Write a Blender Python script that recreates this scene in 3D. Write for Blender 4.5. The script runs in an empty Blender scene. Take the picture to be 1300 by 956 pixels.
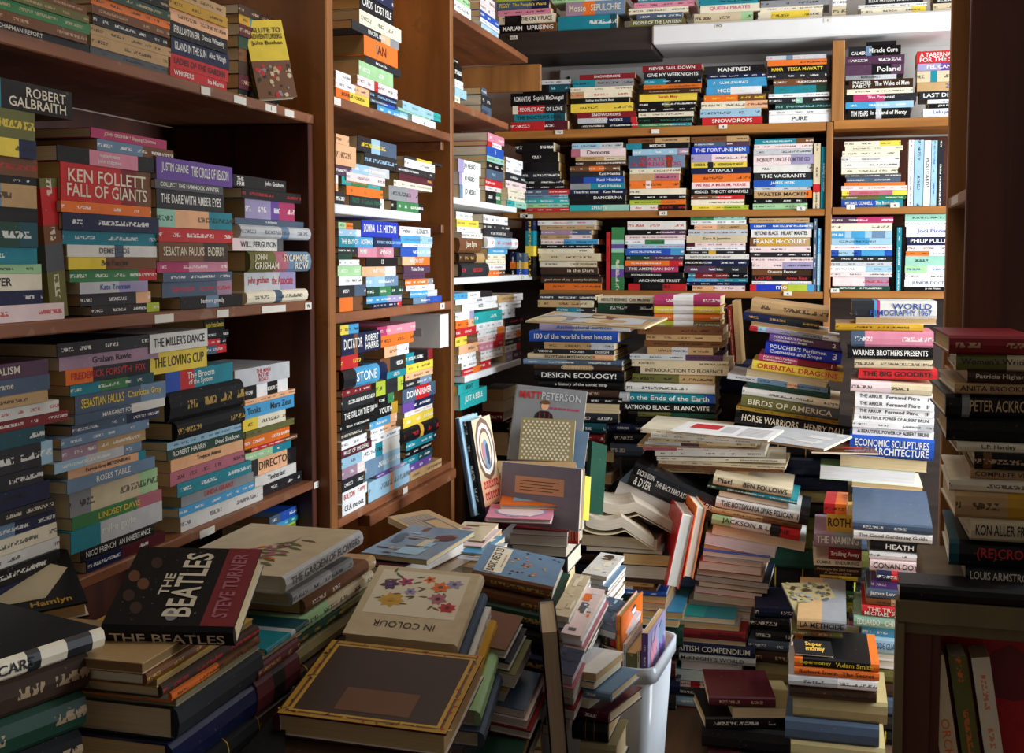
import bpy, math, random
from mathutils import Vector, Matrix
random.seed(7)
scene = bpy.context.scene
col = scene.collection
# ------------------------------------------------------------------ camera
CAMH, FPX, YAW, PITCH = 1.15, 1500.0, math.atan(410/1500), math.atan(103.5/1500)
cam_d = bpy.data.cameras.new('camera'); cam = bpy.data.objects.new('camera', cam_d); col.objects.link(cam)
cam_d.sensor_width = 36; cam_d.lens = FPX/1300*36; cam_d.shift_y = -44.5/1300; cam_d.clip_start = 0.05
cam.location = (0, 0, CAMH); cam.rotation_euler = (math.pi/2-PITCH, 0, YAW)
scene.camera = cam
# ------------------------------------------------------------------ world, light, exposure
world = bpy.data.worlds.new('world'); scene.world = world; world.use_nodes = True
world.node_tree.nodes['Background'].inputs[0].default_value = (0.62, 0.78, 1.0, 1)
world.node_tree.nodes['Background'].inputs[1].default_value = 1.0
scene.view_settings.view_transform = 'Standard'; scene.view_settings.look = 'None'
scene.view_settings.gamma = 1.0; scene.view_settings.use_curve_mapping = False
scene.view_settings.exposure = 0.0
def area_light(name, loc, target, sx, sy, power, color):
    d = bpy.data.lights.new(name, 'AREA'); d.shape = 'RECTANGLE'; d.size = sx; d.size_y = sy
    d.energy = power; d.color = color
    o = bpy.data.objects.new(name, d); col.objects.link(o); o.location = loc
    o.rotation_euler = (Vector(target)-Vector(loc)).to_track_quat('-Z', 'Y').to_euler(); return o
# daylight coming in through the window of the right-hand wall
area_light('window_daylight', (1.66, 2.74, 1.25), (0.0, 2.74, 1.15), 1.3, 1.7, 112, (0.86, 0.93, 1.0))
# added warm fill for bounced light on the shelf ends; unseen housing built below
area_light('bounce_fill_light', (-0.42, 2.0, 2.66), (-0.62, 2.3, 0.6), 0.35, 0.35, 3.2, (1.0, 0.78, 0.52))
# ------------------------------------------------------------------ pixel -> place helpers
cy, sy_ = math.cos(YAW), math.sin(YAW); cp, sp = math.cos(PITCH), math.sin(PITCH)
RT = Vector((cy, sy_, 0)); FW = Vector((-sy_*cp, cy*cp, -sp)); UP = Vector((-sy_*sp, cy*sp, cp))
EYE = Vector((0, 0, CAMH))
def ray(x, y): return FW*FPX + RT*(x-650) + UP*(433.5-y)
def on_x(x, y, X): r = ray(x, y); return EYE + r*(X/r.x)
def on_y(x, y, Y): r = ray(x, y); return EYE + r*(Y/r.y)
def on_z(x, y, Z): r = ray(x, y); return EYE + r*((Z-CAMH)/r.z)
def proj(p):
    v = Vector(p)-EYE; d = v.dot(FW)
    return (650+v.dot(RT)/d*FPX, 433.5-v.dot(UP)/d*FPX, d)
# ------------------------------------------------------------------ colours
def lin(c): return c/12.92 if c <= 0.04045 else ((c+0.055)/1.055)**2.4
def rgb(h): return tuple(lin(int(h[i:i+2], 16)/255) for i in (0, 2, 4))
PAL = {k: rgb(v) for k, v in dict(
 black='0e0e10', charcoal='25272b', navy='182145', blue='2453b0', royal='2038b8', steel='6f8ba5', slate='4d5f75', skyblue='4a9fcd',
 lightblue='a0c6da', teal='1e8797', darkteal='174e58', turquoise='2aa6a4', darkgreen='1c4434', green='3a7f4a', lightgreen='a9d49c', mint='9accb5', olive='6b6a38',
 lime='b2c23e', yellow='f0d24a', mustard='c7982c', gold='d8a93c', orange='ee7628', peach='f2b789', red='c8282c', darkred='841d24', maroon='571d28', rose='b86a78',
 pink='dc8b9f', palepink='f3dad6', hotpink='b83a68', purple='6c4b9c', plum='55374f', lavender='a49abe', mauve='a58799', lilac='9591a0', khaki='a89a6c',  brown='74492a', darkbrown='3f2a1c', tan='c09c6c',
 beige='d9c8a4', cream='efe4c8', white='f2f1ee', offwhite='e4e1d8', lightgrey='c8cacb', grey='8f9192', darkgrey='55585b').items()}
WORD = dict(royal='royal blue', steel='steel blue', slate='slate blue', skyblue='sky blue', lightblue='pale blue', darkteal='dark teal', darkgreen='dark green', lightgreen='pale green',
 darkred='dark red', palepink='pale pink', hotpink='deep pink', darkbrown='dark brown', offwhite='off-white', lightgrey='light grey', darkgrey='dark grey', lime='lime green', rose='dusty rose')
INK = dict(w='f2f0e6', k='18181a', y='f2d23c', r='c8242a', g='c9a24c', b='2450a0', o='ef7a30', t='c9ab84', p='e05a90', s='9fc7e0', c='e9dcc0', e='2b7a58', d='5a5a60')
INK = {k: rgb(v) for k, v in INK.items()}
# ------------------------------------------------------------------ materials
def node_mat(name):
    m = bpy.data.materials.new(name); m.use_nodes = True; nt = m.node_tree
    return m, nt, nt.nodes['Principled BSDF']
def N(nt, t, **kw):
    n = nt.nodes.new(t)
    for k, v in kw.items(): setattr(n, k, v)
    return n
def L(nt, a, b): nt.links.new(a, b)
def mathn(nt, op, a, b=None, c=None):
    n = N(nt, 'ShaderNodeMath', operation=op)
    for i, v in enumerate((a, b, c)):
        if v is None: continue
        if isinstance(v, (int, float)): n.inputs[i].default_value = v
        else: L(nt, v, n.inputs[i])
    return n.outputs[0]
def mixc(nt, fac, a, b, mode='MIX'):
    n = N(nt, 'ShaderNodeMix', data_type='RGBA', blend_type=mode)
    for i, v in ((0, fac), (6, a), (7, b)):
        if isinstance(v, (int, float)): n.inputs[i].default_value = v
        elif isinstance(v, tuple): n.inputs[i].default_value = v if len(v) == 4 else v+(1,)
        else: L(nt, v, n.inputs[i])
    return n.outputs[2]
def cover_material(name, rough, streak=True):
    m, nt, b = node_mat(name)
    a = N(nt, 'ShaderNodeAttribute', attribute_name='Col'); ink = N(nt, 'ShaderNodeAttribute', attribute_name='Ink')
    uv = N(nt, 'ShaderNodeUVMap', uv_map='UV'); sep = N(nt, 'ShaderNodeSeparateXYZ'); L(nt, uv.outputs[0], sep.inputs[0])
    geo = N(nt, 'ShaderNodeNewGeometry')
    c = a.outputs['Color']
    # mottled print and scuffed wear
    n1 = N(nt, 'ShaderNodeTexNoise'); n1.inputs['Scale'].default_value = 38; n1.inputs['Detail'].default_value = 4
    L(nt, geo.outputs['Position'], n1.inputs['Vector'])
    v = mathn(nt, 'MULTIPLY_ADD', n1.outputs[0], 0.34, 0.83)
    hs = N(nt, 'ShaderNodeHueSaturation'); L(nt, v, hs.inputs['Value']); L(nt, c, hs.inputs['Color']); c = hs.outputs[0]
    if streak:
        # small print along the spine: words and letters from thresholded noise, inside a middle band
        comb = N(nt, 'ShaderNodeCombineXYZ'); L(nt, mathn(nt, 'MULTIPLY', sep.outputs[0], 330), comb.inputs[0]); L(nt, mathn(nt, 'MULTIPLY', sep.outputs[1], 5.0), comb.inputs[1]); L(nt, ink.outputs['Alpha'], comb.inputs[2])
        n2 = N(nt, 'ShaderNodeTexNoise'); n2.inputs['Scale'].default_value = 1; n2.inputs['Detail'].default_value = 1; L(nt, comb.outputs[0], n2.inputs['Vector'])
        comb2 = N(nt, 'ShaderNodeCombineXYZ'); L(nt, mathn(nt, 'MULTIPLY', sep.outputs[0], 30), comb2.inputs[0]); L(nt, mathn(nt, 'MULTIPLY', ink.outputs['Alpha'], 60), comb2.inputs[1])
        n3 = N(nt, 'ShaderNodeTexNoise'); n3.inputs['Scale'].default_value = 1; n3.inputs['Detail'].default_value = 0; L(nt, comb2.outputs[0], n3.inputs['Vector'])
        lo = mathn(nt, 'GREATER_THAN', sep.outputs[1], 0.36); hi = mathn(nt, 'LESS_THAN', sep.outputs[1], 0.64)
        f = mathn(nt, 'MULTIPLY', mathn(nt, 'GREATER_THAN', n2.outputs[0], 0.47), mathn(nt, 'GREATER_THAN', n3.outputs[0], 0.47))
        f = mathn(nt, 'MULTIPLY', f, mathn(nt, 'MULTIPLY', lo, hi))
        f = mathn(nt, 'MULTIPLY', f, mathn(nt, 'GREATER_THAN', ink.outputs['Alpha'], 0.02))
        f = mathn(nt, 'MULTIPLY', f, 0.8)
        c = mixc(nt, f, c, ink.outputs['Color'])
    n4 = N(nt, 'ShaderNodeTexNoise'); n4.inputs['Scale'].default_value = 140; n4.inputs['Detail'].default_value = 6; L(nt, geo.outputs['Position'], n4.inputs['Vector'])
    w = mathn(nt, 'MULTIPLY', mathn(nt, 'GREATER_THAN', n4.outputs[0], 0.70), 0.2)
    c = mixc(nt, w, c, rgb('cfc6b4'))
    L(nt, c, b.inputs['Base Color']); b.inputs['Roughness'].default_value = rough; b.inputs['Specular IOR Level'].default_value = 0.3
    bp = N(nt, 'ShaderNodeBump'); bp.inputs['Strength'].default_value = 0.08; bp.inputs['Distance'].default_value = 0.002; L(nt, n1.outputs[0], bp.inputs['Height']); L(nt, bp.outputs[0], b.inputs['Normal'])
    return m
def page_material():
    m, nt, b = node_mat('page_paper')
    a = N(nt, 'ShaderNodeAttribute', attribute_name='Col')
    uv = N(nt, 'ShaderNodeUVMap', uv_map='UV'); mp = N(nt, 'ShaderNodeMapping'); L(nt, uv.outputs[0], mp.inputs[0]); mp.inputs['Scale'].default_value = (6, 900, 1)
    n = N(nt, 'ShaderNodeTexNoise'); n.inputs['Scale'].default_value = 1; n.inputs['Detail'].default_value = 3; L(nt, mp.outputs[0], n.inputs['Vector'])
    v = mathn(nt, 'MULTIPLY_ADD', n.outputs[0], 0.7, 0.60)
    hs = N(nt, 'ShaderNodeHueSaturation'); L(nt, v, hs.inputs['Value']); L(nt, a.outputs['Color'], hs.inputs['Color'])
    L(nt, hs.outputs[0], b.inputs['Base Color']); b.inputs['Roughness'].default_value = 0.85
    bp = N(nt, 'ShaderNodeBump'); bp.inputs['Strength'].default_value = 0.3; bp.inputs['Distance'].default_value = 0.001; L(nt, n.outputs[0], bp.inputs['Height']); L(nt, bp.outputs[0], b.inputs['Normal'])
    return m
def ink_material():
    m, nt, b = node_mat('printing_ink')
    a = N(nt, 'ShaderNodeAttribute', attribute_name='Col'); L(nt, a.outputs['Color'], b.inputs['Base Color']); b.inputs['Roughness'].default_value = 0.5
    return m
def wood(name, c1, c2, scale=(3, 3, 30), rough=0.45, wear=None):
    m, nt, b = node_mat(name)
    tc = N(nt, 'ShaderNodeTexCoord'); mp = N(nt, 'ShaderNodeMapping'); L(nt, tc.outputs['Object'], mp.inputs[0]); mp.inputs['Scale'].default_value = scale
    n = N(nt, 'ShaderNodeTexNoise'); n.inputs['Scale'].default_value = 1.6; n.inputs['Detail'].default_value = 7; n.inputs['Distortion'].default_value = 0.6; L(nt, mp.outputs[0], n.inputs['Vector'])
    r = N(nt, 'ShaderNodeValToRGB'); r.color_ramp.elements[0].position = 0.32; r.color_ramp.elements[1].position = 0.7
    r.color_ramp.elements[0].color = rgb(c1)+(1,); r.color_ramp.elements[1].color = rgb(c2)+(1,); L(nt, n.outputs[0], r.inputs[0])
    c = r.outputs[0]
    if wear:
        n2 = N(nt, 'ShaderNodeTexNoise'); n2.inputs['Scale'].default_value = 22; n2.inputs['Detail'].default_value = 8; L(nt, tc.outputs['Object'], n2.inputs['Vector'])
        f = mathn(nt, 'MULTIPLY', mathn(nt, 'GREATER_THAN', n2.outputs[0], 0.62), 0.55)
        c = mixc(nt, f, c, rgb(wear))
    L(nt, c, b.inputs['Base Color']); b.inputs['Roughness'].default_value = rough
    bp = N(nt, 'ShaderNodeBump'); bp.inputs['Strength'].default_value = 0.12; bp.inputs['Distance'].default_value = 0.004; L(nt, n.outputs[0], bp.inputs['Height']); L(nt, bp.outputs[0], b.inputs['Normal'])
    return m
def plain(name, h, rough=0.6, var=0.12, scale=14, **kw):
    m, nt, b = node_mat(name)
    tc = N(nt, 'ShaderNodeTexCoord'); n = N(nt, 'ShaderNodeTexNoise'); n.inputs['Scale'].default_value = scale; n.inputs['Detail'].default_value = 5; L(nt, tc.outputs['Object'], n.inputs['Vector'])
    hs = N(nt, 'ShaderNodeHueSaturation'); hs.inputs['Color'].default_value = rgb(h)+(1,); L(nt, mathn(nt, 'MULTIPLY_ADD', n.outputs[0], 2*var, 1-var), hs.inputs['Value'])
    L(nt, hs.outputs[0], b.inputs['Base Color']); b.inputs['Roughness'].default_value = rough
    for k, v in kw.items(): b.inputs[k.replace('_', ' ')].default_value = v
    return m
M_COVER = cover_material('printed_card_cover', 0.42); M_CLOTH = cover_material('cloth_board_cover', 0.7); M_GLOSS = cover_material('laminated_cover', 0.22)
M_PAGE = page_material(); M_INK = ink_material()
M_WOOD_V = wood('brown_varnished_wood_upright', '7d481c', 'a96b30', (9, 9, 1.2), 0.45, '8a5628')
M_WOOD_H = wood('brown_varnished_wood_shelf', '6e3f22', '975c38', (14, 1.5, 14), 0.45, '9a7458')
M_WOOD_R = wood('red_brown_wood', '3f1c10', '5e2c18', (12, 12, 1.2), 0.45)
M_WOOD_B = wood('honey_wood_shelf', '8f5a26', 'bb7d3a', (1.4, 14, 14), 0.45)
M_WOOD_P = wood('honey_wood_post', '8a5a2c', 'b27a42', (12, 12, 1.4), 0.45)
M_WOOD_D = wood('dark_reddish_panel', '4a2214', '6b3620', (14, 14, 0.9), 0.5)
M_BLACKW = wood('dark_stain_and_gap_shade', '241c18', '3a302a', (1.4, 14, 14), 0.5)  # real stain on the top shelf, painted shade behind the lower stacks
M_WHITE = plain('white_painted_wood', 'ecebe8', 0.5, 0.05, 25)
M_WALL = plain('grey_white_plaster', 'c9c4be', 0.85, 0.08, 9)
M_FLOOR = wood('floor_boards', '4a3524', '6a4d34', (12, 1.2, 12), 0.6)
M_LABEL = plain('paper_label', 'e9e4d6', 0.7, 0.06, 60)
# ------------------------------------------------------------------ mesh pieces held as plain lists until they are linked
class Geo:
    def __init__(s): s.v = []; s.f = []; s.c = []; s.uv = []; s.i = []; s.m = []
    def face(s, idx, c, uv=None, ink=(0, 0, 0, 0), m=0):
        s.f.append(idx); s.c.append(c); s.uv.append(uv or [(0, 0)]*len(idx)); s.i.append(ink); s.m.append(m)
    def add(s, o, M=None, m=None):
        n = len(s.v); s.v += [tuple(M @ Vector(p)) for p in o.v] if M else o.v
        s.f += [tuple(k+n for k in f) for f in o.f]; s.c += o.c; s.uv += o.uv; s.i += o.i; s.m += o.m if m is None else [m]*len(o.f)
    def box(s, a, b, c=(1, 1, 1), M=None):
        n = len(s.v); P = [(x, y, z) for x in (a[0], b[0]) for y in (a[1], b[1]) for z in (a[2], b[2])]
        s.v += [tuple(M @ Vector(p)) for p in P] if M else P
        for q in ((0, 1, 3, 2), (4, 6, 7, 5), (0, 4, 5, 1), (2, 3, 7, 6), (0, 2, 6, 4), (1, 5, 7, 3)): s.face(tuple(n+k for k in q), c)
        return s
    def mesh(s, name, mats):
        me = bpy.data.meshes.new(name); me.from_pydata(s.v, [], s.f)
        for m in mats: me.materials.append(m)
        ca = me.color_attributes.new('Col', 'FLOAT_COLOR', 'CORNER'); ia = me.color_attributes.new('Ink', 'FLOAT_COLOR', 'CORNER'); ul = me.uv_layers.new(name='UV')
        cc, ii, uu = [], [], []
        for f, c, u, k in zip(s.f, s.c, s.uv, s.i):
            n = len(f); cc += list(c+(1,))*n if len(c) == 3 else list(c)*n; ii += list(k)*n
            for t in u: uu += t
        ca.data.foreach_set('color', cc); ia.data.foreach_set('color', ii); ul.data.foreach_set('uv', uu)
        if len(mats) > 1: me.polygons.foreach_set('material_index', s.m)
        me.update(); return me
def link(name, me, parent=None, M=None):
    o = bpy.data.objects.new(name, me); col.objects.link(o)
    if parent: o.parent = parent
    if M: o.matrix_local = M
    return o
def tag(o, label, cat, group=None):
    o['label'] = label; o['category'] = cat
    if group: o['group'] = group
    return o
def part(name, geo, mat, parent, label=None, M=None, smooth=False):
    o = link(name, geo.mesh(name, [mat]), parent, M)
    if smooth: o.data.shade_smooth()
    if label: o['label'] = label
    return o
def bevel(o, w=0.002, seg=2):
    m = o.modifiers.new('bevel', 'BEVEL'); m.width = w; m.segments = seg; m.limit_method = 'ANGLE'; return o
def empty(name, loc): o = bpy.data.objects.new(name, None); o.location = loc; o.empty_display_size = 0.05; col.objects.link(o); return o
def bx(name, a, b, mat, parent=None, org=(0, 0, 0), bw=0.0015):
    a = [min(p, q)-r for p, q, r in zip(a, b, org)] if False else a
    lo = [min(p, q)-r for p, q, r in zip(a, b, org)]; hi = [max(p, q)-r for p, q, r in zip(a, b, org)]
    o = part(name, Geo().box(lo, hi), mat, parent)
    if bw: bevel(o, bw, 1)
    return o
def struct(name, a, b, mat):
    o = bx(name, a, b, mat, None, (0, 0, 0), 0); o['kind'] = 'structure'; return o
# lettering
_txt = {}
def text_geo(s, color, bold=0.0, spacing=1.0):
    key = (s, bold, spacing)
    if key not in _txt:
        cu = bpy.data.curves.new('lettering', 'FONT'); cu.body = s; cu.resolution_u = 2; cu.size = 1; cu.offset = bold; cu.space_character = spacing; cu.fill_mode = 'FRONT'
        ob = bpy.data.objects.new('lettering', cu); me = bpy.data.meshes.new_from_object(ob)
        vs = [tuple(v.co) for v in me.vertices]; fs = [tuple(p.vertices) for p in me.polygons]
        bpy.data.objects.remove(ob); bpy.data.curves.remove(cu); bpy.data.meshes.remove(me)
        if not vs: _txt[key] = None
        else:
            x0 = min(v[0] for v in vs); x1 = max(v[0] for v in vs); y0 = min(v[1] for v in vs); y1 = max(v[1] for v in vs)
            _txt[key] = (vs, fs, x0, x1, y0, y1)
    return _txt[key]
def put_text(geo, s, x0, x1, z0, z1, y, color, bold=0.012, align='c', squeeze=0.45, stretch=1.25):
    """write s on the plane y=const (facing -y) inside the box x0..x1, z0..z1"""
    t = text_geo(s, color, bold)
    if not t: return
    vs, fs, a, b, c, d = t
    h = z1-z0; k = h/(d-c); w = (b-a)*k; avail = x1-x0; sx = k
    if w > avail:
        sx = avail/(b-a); lo = sx/squeeze
        if k > lo: k = lo
    else: sx = min(k*stretch, avail/(b-a))
    w = (b-a)*sx; hh = (d-c)*k
    ox = x0 if align == 'l' else (x1-w if align == 'r' else (x0+x1-w)/2); oz = (z0+z1-hh)/2
    n = len(geo.v); geo.v += [(ox+(p[0]-a)*sx, y, oz+(p[1]-c)*k) for p in vs]
    for f in fs: geo.face(tuple(i+n for i in f), color)
# ------------------------------------------------------------------ books
def bands_of(spec):
    out = []
    for b in spec.split(','):
        n, _, w = b.partition(':'); out.append((n, float(w or 1)))
    t = sum(w for _, w in out); return [(n, w/t) for n, w in out]
def cover_geo(Ln, D, T, bands, ink, hard, cover=None, seed=0.5, streak=True):
    t = min(0.003 if hard else 0.0012, T*0.16); b = min(0.3*T, 0.009) if hard else 0.0
    k = 3 if hard else 1
    O = [(D, 0), (0, 0)]+[(-b*math.sin(math.pi*j/(k+1)), T*(0.5-0.5*math.cos(math.pi*j/(k+1))) if hard else T*j/(k+1)) for j in range(1, k+1)]+[(0, T), (D, T)]
    I = [(D, t), (t, t)]+[(t, T*j/(k+1)) for j in range(1, k+1)]+[(t, T-t), (D, T-t)]
    g = Geo(); xs = [0.0]
    for n, w in bands: xs.append(xs[-1]+w*Ln)
    n = len(O); vv = [0, 0]+[max(0, min(1, p[1]/T)) for p in O[2:-2]]+[1, 1]
    for x in xs: g.v += [(x, p[0], p[1]) for p in O]
    cc = PAL[cover] if cover else PAL[bands[0][0]]
    us = max(.6, min(1.6, .018/T)); ik = tuple(ink or (0, 0, 0))+((0.05+0.9*seed) if (ink and streak) else 0.0,)
    for s in range(len(bands)):
        c = PAL[bands[s][0]]
        for j in range(n-1):
            a = s*n+j; spine = 1 <= j < n-2
            g.face((a, a+1, a+n+1, a+n), c if spine else (c if cover is None and j in (0, n-2) else cc),
                   [(xs[s]*us, vv[j]), (xs[s]*us, vv[j+1]), (xs[s+1]*us, vv[j+1]), (xs[s+1]*us, vv[j])], ik if spine else (0, 0, 0, 0))
    q = len(g.v); g.v += [(0, p[0], p[1]) for p in I]+[(Ln, p[0], p[1]) for p in I]; e = (len(xs)-1)*n
    for j in range(n-1):
        g.face((q+j, q+n+j, q+n+j+1, q+j+1), PAL['offwhite'])
        g.face((j+1, j, q+j, q+j+1), cc); g.face((e+j, e+j+1, q+n+j+1, q+n+j), cc)
    for j in (0, n-1):
        ring = [(s*n+j) for s in range(len(xs))]
        g.face(tuple(ring)+(q+n+j, q+j) if j == 0 else tuple(reversed(ring))+(q+j, q+n+j), cc)
    return g, t, b
def page_geo(Ln, D, T, t, hard, color):
    o = 0.0035 if hard else 0.0008
    g = Geo(); g.box((o, t, t), (Ln-o, D-o, T-t), color)
    g.uv = []
    for f in g.f:
        g.uv.append([(g.v[k][0]+g.v[k][1], g.v[k][2]) for k in f])
    return g
PAGE_COLS = [rgb(h) for h in ('dfc797', 'd3b27c', 'e6d8b8', 'cba66c', 'dcc69c')]
BOOKS = []
def add_book(M, Ln, D, T, spec, ink=None, text=None, hard=False, cover=None, page=None, mat=None, streak=None, kind=None, label=None, group=None, where=None, art=None, bold=0.012, shelf_px=None, tcol=None):
    """M: spine runs along local x, pages lie towards +y, thickness along z"""
    BOOKS.append(dict(M=M, L=Ln, D=D, T=T, bands=bands_of(spec), ink=ink, text=text, hard=hard, cover=cover, page=page or random.choice(PAGE_COLS),
                      mat=mat or (M_CLOTH if hard and random.random() < .4 else random.choice((M_COVER, M_COVER, M_GLOSS))),
                      streak=(text is None) if streak is None else streak, kind=kind or ('hardback_book' if hard else 'paperback_book'), label=label, group=group, where=where, art=art, bold=bold, seed=random.random(), tcol=tcol))
    return BOOKS[-1]
# ------------------------------------------------------------------ the room
XL1, XL2, YB = -1.03, -1.0, 3.9
CEIL = 2.75
struct('floor', (-1.5, -1.6, -0.05), (1.8, 4.3, 0), M_FLOOR)
struct('wall_back', (-1.5, 4.17, 0), (1.8, 4.3, CEIL), M_WALL)
struct('wall_left', (-1.5, -1.6, 0), (-1.36, 4.17, CEIL), M_WALL)
struct('wall_front', (-1.5, -1.7, 0), (1.8, -1.6, CEIL), M_WALL)
struct('ceiling', (-1.5, -1.6, CEIL), (1.8, 4.3, CEIL+0.08), M_WALL)
# right wall with a window opening
WY0, WY1, WZ0, WZ1 = 2.06, 3.42, 0.36, 2.15
struct('wall_right', (1.7, -1.6, 0), (1.8, WY0, CEIL), M_WALL)
struct('wall_right_far', (1.7, WY1, 0), (1.8, 4.17, CEIL), M_WALL)
struct('wall_right_below_window', (1.7, WY0, 0), (1.8, WY1, WZ0), M_WALL)
struct('wall_right_above_window', (1.7, WY0, WZ1), (1.8, WY1, CEIL), M_WALL)
w = empty('window_1', (1.75, (WY0+WY1)/2, WZ0)); w['kind'] = 'structure'
o = w.location
for a, b in (((1.72, WY0, WZ0), (1.78, WY0+.05, WZ1)), ((1.72, WY1-.05, WZ0), (1.78, WY1, WZ1)), ((1.72, WY0, WZ0), (1.78, WY1, WZ0+.05)), ((1.72, WY0, WZ1-.05), (1.78, WY1, WZ1)), ((1.735, 2.72, WZ0), (1.765, 2.76, WZ1)), ((1.735, WY0, 1.25), (1.765, WY1, 1.29))):
    bx('window_frame', a, b, M_WHITE, w, o, 0.003)
# ------------------------------------------------------------------ bookcases
def shz(fn, x, y, P): return fn(x, y, P).z
Z = dict(S1=shz(on_x, 394, 145, XL1), S2=shz(on_x, 400, 381, XL1), S3=shz(on_x, 407, 606, XL1),
         T1=shz(on_x, 500, 146, XL2), T2=shz(on_x, 480, 264.5, XL2), T3=shz(on_x, 500, 390, XL2), T4=shz(on_x, 434, 659, XL2),
         U1=shz(on_x, 577, 11, XL2), U2=shz(on_x, 577, 128, XL2), U3=shz(on_x, 577, 250, XL2), U4=shz(on_x, 577, 353, XL2), U5=shz(on_x, 591, 477.5, XL2),
         V1=shz(on_y, 900, 29, YB), V2=shz(on_y, 900, 159, YB), V3=shz(on_y, 900, 266.5, YB), V4=shz(on_y, 900, 369.5, YB))
Z['S4'] = Z['S3']-0.42
def tagpaper(parent, org, p, w, h, axis, txt=None, tilt=0.0):
    """small paper label stuck on a shelf edge; axis 'x': faces +x, 'y': faces -y"""
    M = Matrix.Translation(Vector(p)-Vector(org)) @ (Matrix.Rotation(math.pi/2, 4, 'Z') if axis == 'x' else Matrix.Identity(4)) @ Matrix.Rotation(tilt, 4, 'Y')
    o = part('price_label', Geo().box((-w/2, -0.0006, 0), (w/2, 0, h), (1, 1, 1)), M_LABEL, parent, 'small white paper label', M)
    if txt:
        g = Geo(); put_text(g, txt, -w*.4, w*.4, h*.2, h*.8, -0.001, INK['k'])
        part('lettering', g, M_INK, o)
yl2a, yl2b, yl2c, yl2d = 2.237, 2.272, 3.04, 3.062
# left bookcase
org = Vector((-1.18, 1.4, 0)); A = empty('bookcase', org); tag(A, 'brown wooden bookcase along the left wall, nearest the camera, with wide shelves', 'bookcase', 'bookcases')
bx('back_panel', (-1.35, 0.1, 0), (-1.34, 2.235, Z['S1']-.02), M_WOOD_R, A, org)
bx('side_panel', (-1.34, 2.212, 0), (XL1, 2.235, Z['S1']-.0195), M_WOOD_R, A, org)
for k, th in (('S1', .019), ('S2', .019), ('S3', .017), ('S4', .018)):
    bx('shelf', (-1.335, 0.1, Z[k]-th), (XL1+(0.002 if k != 'S4' else -.01), 2.2118 if k != 'S1' else 2.236, Z[k]), M_WOOD_H, A, org, 0.002)
def edge_y(px, py): return on_x(px, py, XL1+.0026)
for px, k, w_, tx in ((263, 'S1', .03, None), (306, 'S1', .045, None), (345, 'S1', .045, '1'), (368, 'S1', .04, None), (345, 'S2', .1, None), (389, 'S2', .03, 'W'), (205, 'S2', .055, None), (280, 'S2', .04, None), (398, 'S3', .035, 'L'), (255, 'S3', .05, None)):
    yy = on_x(px, 330, XL1).y; tagpaper(A, org, (XL1+.0026, yy, Z[k]-.017), w_, .013, 'x', tx)
# tall bookcase with the corner bay
org = Vector((-1.15, 3.1, 0)); A = empty('bookcase', org); tag(A, 'tall two-bay brown bookcase with some white shelves, in the back left corner', 'bookcase', 'bookcases')
bx('back_panel', (-1.335, yl2a, 0), (-1.325, 4.15, 2.7), M_WOOD_V, A, org)
bx('upright', (-1.325, yl2a, 0), (XL2, yl2b, 2.7), M_WOOD_V, A, org, 0.003); bx('upright', (-1.325, yl2c, 0), (XL2, yl2d, 2.7), M_WOOD_V, A, org, 0.003)
bx('shelf', (-1.324, yl2b+.001, Z['T1']-.021), (XL2-.001, yl2c-.001, Z['T1']), M_WOOD_H, A, org, .002)
yw = on_x(535, 265, XL2).y
bx('white_shelf', (-1.324, yl2b+.001, Z['T2']-.02), (XL2-.001, yw, Z['T2']), M_WHITE, A, org, .002)
bx('cleat', (-1.3, yl2c-.022, Z['T2']-.045), (XL2-.02, yl2c-.001, Z['T2']-.022), M_WOOD_H, A, org, .002); bx('cleat', (-1.3, yl2c-.022, Z['T1']-.045), (XL2-.02, yl2c-.001, Z['T1']-.022), M_WOOD_H, A, org, .002)
bx('shelf', (-1.324, yl2b+.001, Z['T3']-.022), (XL2-.001, yl2c-.001, Z['T3']), M_WOOD_H, A, org, .002)
bx('shelf', (-1.324, yl2b+.001, Z['T4']-.018), (XL2-.001, yl2c-.001, Z['T4']), M_WOOD_H, A, org, .002)
bx('front_rail', (XL2-.02, yl2b+.15, Z['T4']-.045), (XL2+.012, yl2c-.002, Z['T4']-.0185), M_WOOD_H, A, org, .002)
bx('base_shelf', (-1.324, yl2b+.001, .1), (XL2-.001, yl2c-.001, .12), M_WOOD_H, A, org, .002)
for k, yend, th, mat in (('U1', 3.86, .02, M_WOOD_H), ('U2', 3.62, .02, M_WOOD_H), ('U3', 3.72, .018, M_WHITE), ('U4', 4.08, .018, M_WHITE), ('U5', 3.78, .02, M_WHITE)):
    y0 = yl2d+.001 if k != 'U5' else on_x(591, 477, XL2).y
    bx('shelf' if mat is M_WOOD_H else 'white_shelf', (-1.324, y0, Z[k]-th), (XL2-.001, yend, Z[k]), mat, A, org, .002)
bx('cleat', (-1.3, yl2d+.001, Z['U5']-.042), (XL2-.01, yl2d+.04, Z['U5']-.0205), M_WOOD_H, A, org, .002)
bx('backing_board', (-1.3, 3.87, Z['U1']-.11), (-.96, 3.89, Z['U1']-.022), M_WOOD_P, A, org, .002)
for px, k, tx in ((430, 'T1', None), (561, 'T3', '30'), (512, 'T4', None)):
    yy = on_x(px, 330, XL2).y; tagpaper(A, org, (XL2+.0005, max(yy, yl2b+.012), Z[k]-.018), .035, .015, 'x', tx)
tagpaper(A, org, (XL2+.0005, on_x(664, 355, XL2).y, Z['U4']-.016), .03, .014, 'x', '7')
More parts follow.
